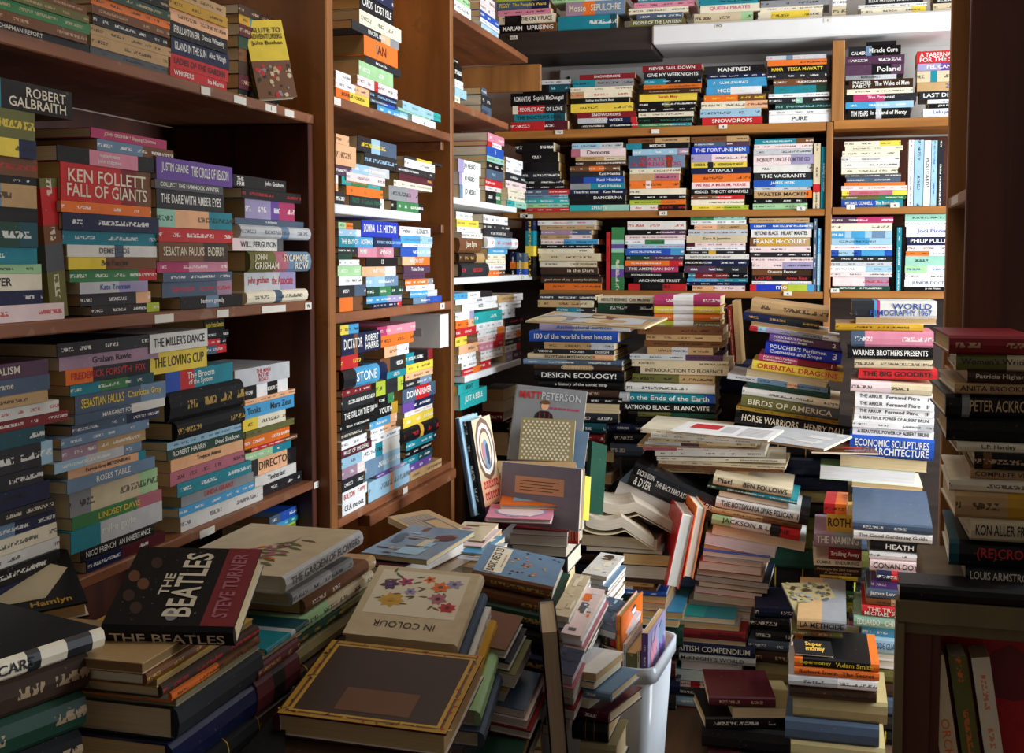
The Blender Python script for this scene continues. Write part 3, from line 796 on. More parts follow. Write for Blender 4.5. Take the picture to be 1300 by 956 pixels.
SHELF_DATA += '''
@ B c7 V1 | first stack on the top back shelf
-32 250 420 darkgreen w
2 250 415 lime k
28 250 485 slate:6,navy:3 y "PEGGY|The People's Ward
66 255 495 pink k
90 260 515 beige:1,black:3,cream:6 k "TRAPPED|THE ONLY PLACE
130 262 520 black:7,brown:3 w "MARIAM|UPRISING
= 170
@ B c7 V1 | second stack on the top back shelf
-35 505 760 tan k
0 500 765 lightgreen:5,offwhite:4 k
20 560 825 mauve:3,orange:2,steel:5 c "Mosse|SEPULCHRE
85 525 790 teal:8,darkteal:1 w
= 148
@ B c7 V1 | third stack on the top back shelf
-40 845 1110 darkred w
-12 885 1112 teal w
12 868 1138 pink k
38 843 1110 cream k
62 880 1085 slate w
90 850 1095 olive w "PEOPLE OF THE LANTERN
= 120
@ B c8 V1 | fourth stack on the top back shelf
-28 105 340 charcoal w
2 95 362 teal k
30 103 372 cream p "QUEEN PIRATES
68 75 340 beige:8,lightgreen:2 k
= 112
@ B c8 V1 | fifth stack on the top back shelf
-25 370 680 black w
10 375 682 grey k
40 372 655 cream k
60 362 652 cream:2,yellow:6,cream:2 k
= 98
@ B c8 V1 | pale pair at the middle of the top back shelf
10 697 760 white k
45 695 758 beige k
= 90
@ B c8 V1 | sixth stack on the top back shelf
-25 850 1110 darkgreen w
2 845 1105 charcoal w "ELLIOT PATTISON|BONE MOUNTAIN
38 812 1122 offwhite k
55 825 1118 cream:7,yellow:2 k
= 82
@ B c8 V1 | last stack on the top back shelf
-20 1150 1330 beige k
15 1150 1330 black w
38 1150 1330 beige k
= 72
@ B c7 V2 | first stack on the second back shelf
355 362 582 lightgrey k
375 368 580 black:5,darkteal:4 s
412 313 565 black w "ROMANITAS|Sophia McDougall
468 322 560 cream:1,red:5,charcoal:4 w "A PEOPLE'S ACT OF LOVE
505 328 558 teal:7,darkteal:2 k "THE DOCTOR'S DEAL
540 313 570 red:6,maroon:4 w
= 580
@ B c7 V2 | second stack on the second back shelf
330 622 872 darkred w "SNOWDROPS
355 592 862 teal:3,grey:5 k
388 582 858 cream k
408 583 855 tan:2,cream:7 r
438 585 845 black w "Sailing the Shark Boat
462 583 862 yellow k
500 610 875 darkred w "SNOWDROPS
526 614 880 lightgrey:5,navy:4,red:1 w "DREAMY WEEKS
550 618 885 black:9,red:1 w
= 574
@ B c7 V2 | third stack on the second back shelf
290 905 1172 darkred w "NEVER FALL DOWN
318 912 1172 charcoal w "GIVE MY WEEKNIGHTS
350 915 1170 teal:3,black:5 s
375 910 1170 orange k
396 910 1165 darkbrown t
418 892 1150 yellow r "Sarah May
452 890 1145 black:4,olive:1,black:4 w
478 885 1140 black w
500 888 1135 cream k
522 888 1130 black e
550 885 1125 green:5,teal:3 w
= 566
@ B c8 V2 | fourth stack on the second back shelf
290 120 390 charcoal:5,black:4 w "MANFREDI
326 135 395 navy w
346 135 402 skyblue w
385 130 378 skyblue:4,white:5 w "MCDERMID
420 120 395 orange:5,brown:4 y
450 108 405 cream:6,peach:3 k
483 103 375 lightblue k
520 112 382 red w "SNOWDROPS
= 555
@ B c8 V2 | fifth stack on the second back shelf
246 400 670 lightgrey:3,steel:1,lightgrey:5 r
266 405 672 orange k
292 408 670 black y "MAMA|TESSA McWATT
325 405 672 charcoal w
350 432 672 brown:5,darkbrown:4 w
380 434 672 teal:8,darkgreen:2 e
416 410 685 white k
434 412 685 charcoal:4,mint:1,charcoal:4 w
460 440 690 darkgreen s
490 412 692 white k
512 412 690 white k "PURE
= 548
@ B c8 V2 | sixth stack on the second back shelf, right of the post
185 850 985 black n
208 770 1005 charcoal:3,steel:1,black:5 w "/CALMER|Miracle Cure
252 757 1022 plum w
292 758 1020 plum:4,black:3,plum:2 w "|Poland
338 757 985 grey:5,lightgrey:4 k "MARGARET
358 772 1060 darkbrown w "PARGETER/PABOT|The Wake of Men
400 762 1058 cream k
424 757 1075 black:1,hotpink:4,charcoal:4 w "The Proposal
458 757 1062 skyblue:4,lightblue:5 w
488 765 1048 black:5,lightgrey:1,black:5 w "TIM PEARS|In a Land of Plenty
= 536
@ B c8 V2 | last stack on the second back shelf
232 1078 1290 red w "A TABERNACLE/FOR THE SUN
288 1080 1290 lavender:4,purple:4 w "PELICANS
322 1078 1290 beige:2,teal:1,beige:4 k
372 1078 1290 tan b "|2002
413 1090 1290 charcoal w "LAST DIGIT
450 1125 1290 white k
468 1130 1290 black w "JEAN PEREZ
490 1105 1290 white b "Lulu jean
= 530
@ B c7 V3 | first stack on the third back shelf
645 335 505 black w
688 365 525 black w
733 365 530 black n
775 365 535 charcoal w
810 370 550 black w
836 375 560 black w
856 370 575 slate:5,red:4 w
878 372 570 steel:8,lightblue:2 k
897 380 575 turquoise w
917 378 575 lightgreen:4,mint:4 k
938 378 575 red w
= 955
@ B c7 V3 | second stack on the third back shelf
645 588 815 lightblue:5,lightgrey:4 k
670 585 830 rose:1,palepink:5 k "Demons
706 605 830 tan:4,beige:3 k
724 605 830 darkbrown w
748 578 800 brown:4,orange:3,brown:3 w
772 580 820 charcoal w "|Kati Hiekka
797 580 822 navy:2,blue:6 w "|Kati Hiekka
825 580 825 grey:3,teal:5 w "|Kati Hiekka
852 580 832 navy w "The first time|Kate Mosse
877 582 830 black w "|DANCERINA
905 582 830 black n
922 578 845 turquoise:5,mint:4 w "SPIRITS
= 950
@ B c7 V3 | third stack on the third back shelf
622 840 1118 brown:4,tan:5 k
645 832 1115 teal:2,black:6 w "MEDICS
670 860 1112 lightblue:8,mauve:2 w
700 842 1095 slate:3,steel:3,brown:1,steel:2 r "WAXTON/A MURDER FOG
755 848 1075 cream k
782 848 1070 tan:3,rose:3 k
812 848 1068 orange:3,palepink:1,orange:5 k
848 848 1100 cream k
875 848 1098 black w
898 848 1100 lime:5,orange:4 k
920 850 1100 offwhite:4,black:4 r
= 946
@ B c8 V3 | fourth stack on the third back shelf
606 62 320 brown:5,tan:3 k
630 75 325 slate:4,plum:3 w
650 65 322 royal:6,blue:4 w "THE FORTUNE MEN
685 62 312 lavender:3,palepink:5 k
720 62 312 yellow:3,charcoal:1,yellow:6 k "DEREK B. MILLER|NORWEGIAN BY NIGHT
745 62 330 navy w "CATAPULT
773 68 328 orange k
810 65 325 palepink r "WE ARE A MUSLIM, PLEASE
840 62 335 black w "MENDOZA|THE CITY OF MARVELS
868 62 300 brown:4,red:4 w
888 62 300 cream k
914 65 320 yellow:4,lime:3 k
= 934
@ B c8 V3 | fifth stack on the third back shelf
610 348 612 teal:7,brown:3 w
634 345 610 palepink k
656 343 608 lightgrey k
684 343 612 palepink:5,lavender:3 d "NOBODY'S UNCLE TOM THE GO
726 343 610 offwhite k
762 345 608 charcoal w "THE VAGRANTS
795 343 608 blue:3,skyblue:5 w "JAMES MEEK
826 345 600 lightgrey k
843 345 605 tan:8,orange:1 k "WALTER MACKEN
877 345 580 black w
900 340 585 lightgreen k
= 926
@ B c8 V3 | pale stack on the third back shelf, right of the post
622 752 1005 cream:5,yellow:3 k
644 755 1015 cream k
665 742 1000 cream k
690 738 1000 offwhite k
715 738 998 offwhite k
742 738 992 cream k
768 755 1005 darkgrey w
785 760 1005 slate w
807 750 1025 orange k
822 738 1035 palepink o
843 740 1035 yellow:1,rose:6,yellow:2 r
865 738 1030 olive:4,green:3 w
885 738 1015 blue:5,teal:4 w "MICHAEL CONNELL|The Bookmaker
= 916
@ B d1 V4 | first stack on the fourth back shelf
112 470 750 offwhite:4,lightgrey:4 r
136 480 745 tan k
158 485 730 mauve:5,slate:3 w
182 480 728 tan:4,palepink:3 k
205 485 762 palepink:4,skyblue:6 k
228 483 730 black w
248 470 738 cream k
272 475 775 beige k
308 478 755 cream:5,beige:3 k
338 483 760 darkbrown c "|in the Dark
372 485 770 black n
386 485 780 darkbrown c "good chow of joy|poetry local mix
415 500 778 orange k
= 448
@ B d1 V4 | second stack on the fourth back shelf
118 905 1188 offwhite r
160 908 1185 black:4,plum:3 w
185 895 1185 palepink k
208 895 1180 white:3,green:3,white:3 k
230 905 1180 lightblue r
250 895 1178 blue:7,skyblue:2 w
283 900 1175 darkgreen:3,plum:4 w
308 892 1170 orange:7,red:2 w
335 892 1150 plum:4,hotpink:4 w "THE AMERICAN BOY
364 895 1175 black w
392 935 1185 black w "ARCHANGE TRUST
420 908 1190 red:2,black:4,red:4 k "CRASHERS
= 453
@ B d2 V4 | third stack on the fourth back shelf
88 60 310 green:3,mint:4 k
108 62 315 white k
130 78 320 peach:3,tan:4 k
152 50 320 lightgrey k
180 42 318 beige k "Zero & Jasmine
212 42 312 maroon:1,palepink:6 k
230 42 312 white k
248 45 310 charcoal:3,gold:1,charcoal:4 w
265 34 328 offwhite k
288 35 325 black:2,navy:5 w
318 30 320 plum:4,charcoal:4 w
350 50 320 teal:1,darkred:5,black:3 w
375 45 320 skyblue:4,teal:4 w
391 42 312 navy w
408 68 310 peach:3,palepink:4 k
= 432
@ B d2 V4 | fourth stack on the fourth back shelf
84 330 605 tan k
106 333 622 blue:8,steel:1 w
135 338 615 offwhite k "BEYOND BLACK|HILARY MANTEL
172 333 608 brown:1,mustard:5,tan:3 w "FRANK McCOURT
212 333 612 palepink k
240 335 610 charcoal w
262 340 622 palepink k
285 343 622 palepink:4,lavender:4 k
315 343 620 brown:4,darkbrown:4 w "Queens Favour
345 342 612 black r "LASHER|Anne Rice
372 342 618 white k
386 333 625 red:1,royal:4,mustard:1,lime:3,skyblue:1 w "mo
= 418
@ B d2 V4 | striped blue stack on the fourth back shelf, right of the post
78 703 990 plum:3,hotpink:4 w
106 705 985 cream k
142 707 985 skyblue:2,lightblue:1,skyblue:2,lightblue:1,steel:2,lightblue:1 w
175 707 985 lightblue:3,skyblue:2,lightblue:3 k
205 700 985 white r
230 705 985 blue:1,lightblue:2,blue:1,skyblue:3,blue:1 k
256 703 985 charcoal w
282 705 985 lightgrey k
303 700 985 white:4,lightblue:3 k
328 702 985 palepink k
352 712 970 palepink:4,mauve:3 r
394 722 975 darkgreen w
= 414
@ B d2 V4 | last stack on the fourth back shelf
66 1045 1300 mint k
98 1045 1300 white k
123 1050 1300 white b "Jodi Picoult
170 1055 1300 navy w "PHILIP PULLMAN
208 1055 1300 palepink k
235 1048 1300 orange:3,white:2,orange:2 k
256 1046 1300 mint k
300 1044 1300 lightgreen:2,white:3 b
335 1045 1300 offwhite k
365 1042 1300 white b "JUNIOR DOCTORS
398 1042 1300 black w "Jo the Wallet
= 417
'''
CROPS.update(e1=(0,640,3.94), e2=(260,630,3.823), e3=(420,620,3.68), e4=(600,640,3.98))
PILE_DATA = '''
@ Y3.6 d1 - | row of books under the fourth back shelf
472 475 750 charcoal w
500 470 735 tan:7,beige:2 k
535 560 750 teal:5,charcoal:3 w
= 560
@ Y3.62 d1 - | pale pair under the fourth back shelf
482 760 1030 cream k "ABSOLUTE BEGINNERS|Colin MacInnes
515 762 1028 darkgreen:4,black:4 w
= 560
@ Y3.5 d1 - j=.3 | striped set under the fourth back shelf
474 1035 1355 hotpink:9,white:9,hotpink:12 wh d=.2
528 1035 1355 yellow:9,white:9,yellow:12 wh d=.2
567 1035 1355 orange:9,white:9,orange:12 wh d=.2
602 1035 1355 lime:9,white:9,olive:12 wh d=.2
= 634
@ Y3.42 d1 - f=0 j=1.5 | design book stack below the left end of the back shelves
612 480 915 lavender:3,lightgrey:5 bh d=.24 "Architectural Surfaces
648 430 858 blue wh d=.24 "100 of the world's best houses
703 500 840 tan:6,lightgrey:3 k
735 450 840 charcoal wh d=.24 "VISIONS|HOUSES|DESIGN
758 420 840 beige:6,peach:2 kh d=.24 "EGYPTIAN MYTHOLOGY
785 400 880 steel:4,slate:5 wh d=.25
812 450 880 darkbrown:3,tan:3,darkbrown:3 ch d=.25 "COUNTRY HOUSE
836 455 890 black wh d=.25 "DESIGN ECOLOGY!
888 475 890 black wh d=.25 "a history of the comic strip
925 478 860 darkbrown th d=.22
965 480 880 black wh d=.22
1000 640 860 beige kp d=.2
1040 500 860 charcoal wh d=.22
1090 520 800 darkteal wh d=.22
1140 520 790 darkred wh d=.22
1185 500 800 black wh d=.2
1225 520 830 tan kp d=.2
1275 520 800 black wh
1330 520 830 offwhite kp
1380 520 800 black wh
= 1420
@ Y3.44 im - f=0 j=2 | newspaper and magazine stack in the middle of the pile
414 810 918 brown km d=.28
424 820 916 tan km d=.28 g=b99a6c
432 818 917 brown km d=.28 g=a07d50
440 822 905 tan:3,lightgrey:2,tan:3 km d=.28
449 800 918 lightgrey:3,plum:2 km d=.28
456 802 925 beige km d=.28
465 813 925 beige k d=.24 "INTRODUCTION TO FLORENCE
474 803 908 olive:4,tan:3 kh d=.24
485 795 908 offwhite kh d=.24
497 787 908 lightgrey:1,teal:7,blue:1 wh d=.24 "To the Ends of the Earth
510 787 908 black wh d=.24 "RAYMOND BLANC|BLANC VITE
522 810 908 olive:3,darkgreen:4 kh d=.24
529 808 906 black wh d=.24 "Gardens of the/National Trust
537 772 880 navy:4,teal:4 wh d=.24
548 780 890 black wh
562 775 890 slate wh
580 790 890 black wh
600 790 895 charcoal wh
= 620
@ Y3.16 d4 - j=2 | heap of old magazines in the middle of the pile
318 280 690 cream km d=.27 r=3
342 330 860 offwhite km d=.27 r=2
362 318 840 beige km d=.25 r=1
384 300 700 lightgrey:4,plum:2,tan:3 km d=.25
396 265 860 tan km d=.26
410 290 880 rose:2,offwhite:5 rm d=.26 r=-1
428 350 885 offwhite km d=.25 r=-2
455 360 985 cream km d=.25 r=-1
474 365 985 beige km d=.24
492 362 975 brown km d=.25 g=a5825a
510 365 800 tan km d=.25 g=a88a5c
= 530
@ Y3.38 d2 - f=0 roll=7 j=1 | tilted stack with three matching spines in the pile
463 335 690 tan kh d=.17
525 300 650 navy:4,charcoal:4 gh d=.2
568 342 690 white kp d=.2
588 330 742 red:1,lightblue:1,lavender:3,grey:4,white:2 kh d=.2
624 420 745 purple:4,plum:5 wh d=.19 "POUCHER'S Perfumes,/Cosmetics and Soaps|2
660 400 750 royal wh d=.19 "POUCHER'S Perfumes,/Cosmetics and Soaps|3
716 372 730 hotpink:4,darkred:4 wh d=.19 "POUCHER'S Perfumes,/Cosmetics and Soaps|1
744 340 758 yellow:8,gold:2 rh d=.2 "ORIENTAL DRAGONS
788 318 690 white kp d=.2
808 228 690 lightgrey:3,steel:3,peach:1,steel:3 km d=.24
846 320 700 darkgreen kh d=.2
868 296 740 offwhite:6,cream:3 kh d=.24
905 290 740 olive:5,darkgrey:3 ch d=.24 "BIRDS OF AMERICA
955 270 740 gold:6,mustard:3 k d=.2
972 262 800 black ch d=.24 "HORSE WARRIORS|HENRY DALL
= 1035
@ Y3.3 d2 - j=1 | film book stack by the dark bookcase
475 800 1190 charcoal:8,skyblue:1,hotpink:1,offwhite:20 bh d=.2 "|WORLD/FILMOGRAPHY 1967
552 815 1185 white kp d=.2
578 725 1128 mustard:6,gold:3 kh d=.22
612 798 1175 slate:1,pink:5 wh d=.2
684 780 1172 black wh d=.21 "WARNER BROTHERS PRESENTS
740 812 1172 beige kh d=.2
784 830 1192 red kh d=.2 "THE BIG GOODBYE
= 832
@ Y3.27 d5 - f=0 roll=2 j=.7 | stack of white volumes by the dark bookcase
86 535 930 palepink:4,beige:4 kh d=.22
142 557 940 white k d=.19 "THE ARKUR|Fernand Pitre|I
178 557 942 white k d=.19 "THE ARKUR|Fernand Pitre|II
214 555 942 white k d=.19 "THE ARKUR|Fernand Pitre|III
248 552 942 white k d=.19 "A BEAUTIFUL POWER OF ALBERT BRUNI
280 545 940 white:8,lightgrey:2 k d=.19
312 545 940 white k d=.19 "A BEAUTIFUL POWER OF ALBERT BRUNI
348 530 940 blue wh d=.22 "ECONOMIC SCULPTURES/AND ARCHITECTURE
434 340 700 white km d=.24
448 480 902 beige yp d=.21
496 385 848 lightgreen kp d=.22 g=f0efec
578 545 890 cream kp d=.21
604 555 885 olive kp d=.2
640 552 828 rose kp d=.2 g=b8a28a
= 690
@ Y2.88 d5 - roll=1 j=.8 | stack under the blue leather volume beside the dark bookcase
765 545 932 slate wh d=.25 t=8
812 550 932 offwhite kh d=.2 "The Good Gardening Guide
862 630 918 black wh d=.2 "HEATH
910 625 918 white kh d=.2 
950 628 915 palepink kh d=.19 "CONAN DOYLE
= 1010
@ Y2.87 d6 - f=0 roll=1 j=1.5 | bright stack left of the small cabinet
350 720 900 navy:3,red:2,steel:2 wh d=.19
400 690 900 purple:4,blue:2 w d=.17
440 670 900 slate wh d=.19 "James Lovelock
490 665 900 brown:5,tan:4 kh d=.19
526 640 900 red wh d=.2 "THE TRUTH/MICHAEL PALIN
580 598 900 mint wh d=.2 "EDUARDO|CHIMERA
646 640 900 skyblue:6,blue:3 w d=.19
690 625 900 lightblue bh d=.2 "MY BEDSIDE GUARDIAN
770 540 900 white kp d=.2 g=f0efec
800 500 900 offwhite kp d=.2 g=f0efec
= 840
@ Y3.0 d6 - j=3 | dim stack behind the large flat landscape book
-5 440 560 red:4,orange:4 k d=.16
50 455 590 gold k d=.17 "ROTH
140 388 640 mauve:3,grey:4 wh d=.2 "THE NAMING
228 465 640 darkred wh d=.17 "Trailing Away
285 388 640 cream k d=.19 "KUMAR|ENDURING
320 392 640 darkbrown th d=.2 "Printing in the 20th Century/A Bibliography
372 420 620 gold:3,yellow:3 kh d=.18
395 422 600 black wh d=.18
450 460 600 darkgreen:4,green:3 wh d=.17
500 435 600 lime wh d=.18
= 560
@ Y2.72 d6 - j=1 | stack under the large flat landscape book
596 300 560 tan:3,grey:3 kh d=.26 t=6 "LA METHODE
655 270 540 olive:3,brown:3,olive:2 th d=.24
= 690
@ Y2.62 d6 - f=0 j=1 yaw=2 | black and orange pair at the foot of the pile
800 285 735 orange:1,black:8,orange:1 yh d=.2 "Supermoney|'Adam Smith'
850 285 735 orange kh d=.2 "Robert Irwin|The Secret
892 255 725 lightgrey:5,white:4 kh d=.2
950 260 720 darkbrown kh d=.2
= 1010
@ Y3.1 im - roll=8 j=1 | slanted heap to the right of the leaning red books
601 905 1005 beige kh d=.2 "Plat!|BEN FOLLOWS
613 898 1012 darkgreen:3,teal:3 wh d=.2
622 912 1000 rose rp d=.19
629 908 1026 offwhite:9,charcoal:1 kh d=.22 "THE BOTSWANA SPIRE PELICAN|18
643 903 1018 tan:4,brown:3 kh d=.2
650 903 1015 lightgreen:2,offwhite:4,charcoal:1,red:2 kh d=.21 "JACKSON & LEVINE
665 902 1020 lightgrey kp d=.2
676 895 985 white kp d=.2 g=e8edf4
690 893 968 tan kp d=.19
= 704
@ Y3.08 im - f=0 roll=3 j=2 | heap of page-out magazines below the slanted heap
698 890 975 blue kmp d=.2 g=d8d4cc
705 892 968 lightgrey:3,steel:3 kmp d=.2 g=c9c2b4
711 886 965 red kmp d=.2 g=e6ded2
722 886 970 tan kmp d=.2 g=cfc8bc
729 884 978 navy:4,slate:3 kmp d=.21 g=b9b4ae
737 885 972 tan:4,gold:3 kmp d=.2 g=d9cfb8
743 882 968 plum:3,beige:3 kmp d=.2 g=e2dcd4
751 880 966 rose kmp d=.2 g=d8c8b0
761 875 965 lightgrey kmp d=.2 g=c4c2be
768 878 965 olive kmp d=.2 g=d6d2c4
775 876 968 white kmp d=.21 g=ecebe6
783 872 955 offwhite kmp d=.2 g=dedad2
= 792
@ Y2.98 e5 - f=0 j=1 | stack at the floor behind the plastic bin
588 350 640 teal:3,turquoise:3 kp d=.2
615 345 650 grey kp d=.2
643 330 690 darkred kh d=.2 "|Helen Berkeley
690 345 690 lightgrey kp d=.19
708 335 732 navy wh d=.21 "BRITISH COMPENDIUM
760 332 735 lightgrey kh d=.21 "McKNIGHT'S WORLD
802 385 670 palepink kp d=.2 g=ded6d2
835 335 640 teal:7,turquoise:2 kp d=.2 g=d8e6e6
890 340 700 palepink:2,red:1,palepink:2,red:1,white:2 k d=.2
920 335 690 charcoal wh d=.2
960 345 720 lightblue:3,steel:3 wh d=.2
1010 340 690 darkred wh d=.2
= 1060
@ Y3.1 d4 - roll=22 j=1 | steeply slanted books by the heap of old magazines
462 215 645 black:1,charcoal:6 wh d=.24 "DICKINSON/& DYER|THE BACKYARD ASTRONOMER'S GUIDE
560 155 555 steel kp d=.22 g=e9e6e2
648 165 500 red kp d=.22 g=e6e0da
= 720
@ Y2.95 e4 - f=0 j=3 | page-out stack behind the patterned blue book
150 545 945 darkbrown:3,brown:3 kp d=.22 g=c9bda8
210 560 940 grey:4,olive:3 kp d=.2 g=c2b6a2
243 745 995 charcoal kp d=.2
300 715 985 navy kp d=.22 g=dcd8d4
365 695 985 darkbrown km d=.2
385 690 915 tan km d=.22
405 690 930 lightgrey:3,brown:3 km d=.2
425 700 980 blue wh d=.2
460 830 980 tan kp d=.2
490 820 985 orange:5,steel:3 kp d=.2 g=c9a98a
530 830 1050 skyblue:3,green:2,blue:2 kp d=.2
570 850 1040 teal:4,turquoise:3 kp d=.2
= 610
@ Y1.72 d7 - f=.71 j=2.5 | tall dark stack at the right edge
88 204 420 darkred th d=.2
135 222 425 olive:5,beige:3 kh d=.19 "Women's Writing
176 250 440 darkbrown ch d=.2 "Patricia Highsmith
205 218 440 tan kh d=.2 "ANITA BROOKNER
232 195 440 black:2,grey:1,black:9 th d=.2 "|PETER ACKROYD
290 198 430 black kh d=.21
350 225 430 cream kh d=.2 "L.P. Hartley
378 268 440 black:1,brown:1,black:6 th d=.19
418 258 440 tan kh d=.18 "COMPLETE VERSE
440 205 430 cream kh d=.2
474 220 430 tan:5,mustard:3 kh d=.2
540 258 440 beige kh d=.19 "KON ALLER FREMD
592 205 430 darkteal:1,black:8 rh d=.2 "|(RE)CROSS
660 245 440 charcoal ch d=.2 "LOUIS ARMSTRONG
= 700
@ Y3.72 d1 - f=.12 | dim stack under the lowest white shelf of the corner bay
930 190 300 grey kp d=.18
985 200 310 beige kp d=.18
1040 190 300 darkred wh d=.18
1090 210 330 black wh d=.18
1140 200 320 yellow kp d=.18
1200 200 330 offwhite kp d=.18
1250 190 320 black wh d=.18
= 1320
@ Y2.62 e4 - f=0 j=2 roll=0 | stack under the pink and orange annuals
122 190 468 darkred kp d=.2 g=c9c0b0
150 180 470 offwhite kp d=.21 g=c4b9a4
200 195 465 olive kp d=.2 g=bfb49e
= 250
@ K-0.77 e2 - f=.361 j=1 d=.2 | botanical stack on the table by the left bookcase
470 415 705 lightgrey:5,grey:3 kh
500 470 812 brown:8,tan:1 wh
606 428 808 lightgreen:3,beige:5 kh
680 440 790 darkgreen:4,olive:3 gh
= 740
@ Y2.8 im - f=0 j=1 | hidden stack below the upright covers on display
683 628 700 grey kh d=.2
700 628 700 darkbrown kh d=.2
= 730
@ Y3.0 im - f=0 j=4 | dark stack between the floor stack and the orange pair
768 958 1008 navy wh d=.18
781 952 1003 black wh d=.18
797 960 1004 charcoal wh d=.18
811 950 1002 slate wh d=.18
824 958 1000 darkbrown th d=.18
= 840
@ Y2.7 im - f=0 j=6 yaw=12 | low pile on the floor beside the orange pair
880 900 985 maroon th d=.18
893 905 990 khaki kp d=.18
905 895 985 black wh d=.18
= 920
'''
# ------------------------------------------------------------------ stacks of books read from the table above
ORD = ['top', 'second', 'third', 'fourth', 'fifth', 'sixth', 'seventh', 'eighth', 'ninth', 'tenth', 'eleventh', 'twelfth', 'thirteenth', 'fourteenth', 'fifteenth', 'sixteenth', 'seventeenth', 'eighteenth', 'nineteenth', 'twentieth']+['twenty-'+w for w in ('first', 'second', 'third', 'fourth', 'fifth', 'sixth', 'seventh', 'eighth', 'ninth')]
def stacks(data):
    cur = None
    for ln in data.strip().split('\n'):
        if not ln.strip(): continue
        if ln.startswith('@'):
            head, _, where = ln[1:].partition('|'); tk = head.split()
            cur = dict(plane=tk[0], crop=CROPS[tk[1]], base=tk[2], where=where.strip(), rows=[], opt={k: float(v) for k, _, v in (t.partition('=') for t in tk[3:])})
        elif ln.startswith('='):
            cur['bot'] = float(ln[1:]); yield cur
        else:
            main, _, txt = ln.partition('"'); tk = main.split()
            fl = tk[4]; ex = {k: v for k, _, v in (t.partition('=') for t in tk[5:])}
            cur['rows'].append((float(tk[0]), float(tk[1]), float(tk[2]), tk[3], fl[0], fl[1:], txt.strip() or None, ex))
def build_stack(st):
    cx, cyy, k = st['crop']; opt = st['opt']; pl = st['plane']; n = len(st['rows'])
    roll0 = math.radians(opt.get('roll', 0)); yaw0 = math.radians(opt.get('yaw', 0))
    out = []
    for j, (y, xl, xr, spec, ink, fl, txt, ex) in enumerate(st['rows']):
        back = opt.get('s', 0.004)+random.uniform(0, .008)+float(ex.get('s', 0))
        if pl == 'L1': fn, P = on_x, XL1-back
        elif pl == 'L2': fn, P = on_x, XL2-back
        elif pl == 'B': fn, P = on_y, YB+back
        elif pl[0] == 'K': fn, P = on_x, float(pl[1:])-back+opt.get('s', 0.004)
        else: fn, P = on_y, float(pl[1:])+back-opt.get('s', 0.004)
        conv = lambda a, b: fn(cx+a/k, cyy+b/k, P)
        xq = max(xl, 0) if cx == 0 else xl
        pt = conv(xq, y); pr = conv(xr, y); pb = conv(xq, st['rows'][j+1][0] if j+1 < n else st['bot'])
        if j+1 < n:
            # the next book's top was read at its own left corner: carry it over along the shelf direction
            x2 = st['rows'][j+1][1]; x2 = max(x2, 0) if cx == 0 else x2
            pb2 = conv(x2, st['rows'][j+1][0]); zb = pb2.z
            if roll0: zb = pb2.z + math.tan(roll0)*((pb2-pt).xy.length*(1 if x2 > xq else -1))
        else: zb = pb.z
        zt = pt.z; pL = conv(xl, y)
        out.append([pt, pL, pr, zt, zb, P, spec, ink, fl, txt, ex])
    if st['base'] in Z:
        sh = Z[st['base']]+.0006-out[-1][4]+(.0042 if pl == 'B' and out[-1][1].x > xr_post and st['base'] != 'V1' else 0)
        for o in out: o[3] += sh; o[4] += sh
    zs = out[-1][4]
    for j in range(n-1, -1, -1):
        pt, pL, pr, zt, zb, P, spec, ink, fl, txt, ex = out[j]
        r = math.radians(float(ex['r'])) if 'r' in ex else roll0
        T = max(zt-zb, .0065)*math.cos(r)-.0004
        hard = 'h' in fl
        a = Vector((0, 1, 0)) if pl[0] in 'LK' else Vector((1, 0, 0))
        nrm = Vector((-1, 0, 0)) if pl[0] in 'LK' else Vector((0, 1, 0))   # towards the fore-edge
        Ln = abs((pr-pL).dot(a))/math.cos(r)
        D = float(ex.get('d', 0)) or opt.get('d', 0) or min(max(Ln*random.uniform(.62, .72), .11), .24)
        yw = yaw0+math.radians(random.uniform(-1, 1))*opt.get('j', 1)+math.radians(float(ex.get('y', 0)))
        org = Vector((pL.x, pL.y, zb))
        if pl == 'L2':  # keep clear of the upright on the near side
            lo = yl2b+.002 if org.y < yl2c-.15 else yl2d+.002
            if org.y < lo: Ln -= lo-org.y; org.y = lo
            if lo < yl2c and org.y+Ln > yl2c-.002: Ln = yl2c-.002-org.y
        if pl == 'L1' and org.y+Ln > 2.209: Ln = 2.209-org.y
        zloc = Vector((0, 0, 1))
        a2 = a*math.cos(r)-zloc*math.sin(r); z2 = a*math.sin(r)+zloc*math.cos(r)
        if 'p' in fl:    # fore-edge outwards
            org = org+a2*Ln+nrm*D; a2, n2 = -a2, -nrm
        else: n2 = nrm
        R = Matrix((a2, n2, z2)).transposed().to_4x4()
        mid = org+a2*Ln/2
        if 't' in ex: R = R @ Matrix.Rotation(math.radians(float(ex['t'])), 4, 'X')
        Mx = Matrix.Translation(mid) @ Matrix.Rotation(yw, 4, 'Z') @ Matrix.Translation(-mid) @ Matrix.Translation(org) @ R
        if n == 1: ordn = ''
        elif j == 0: ordn = 'top of the '
        elif j == n-1: ordn = 'bottom of the '
        elif j <= n//2: ordn = ORD[j]+' from top in the '
        else: ordn = ORD[n-1-j]+' from bottom in the '
        kind = 'magazine' if 'm' in fl else None
        add_book(Mx, Ln, D, T, spec, INK.get(ink), txt, hard, cover=ex.get('c'), kind=kind, where=(ordn+st['where']), group=st['where'], page=rgb(ex['g']) if 'g' in ex else None)
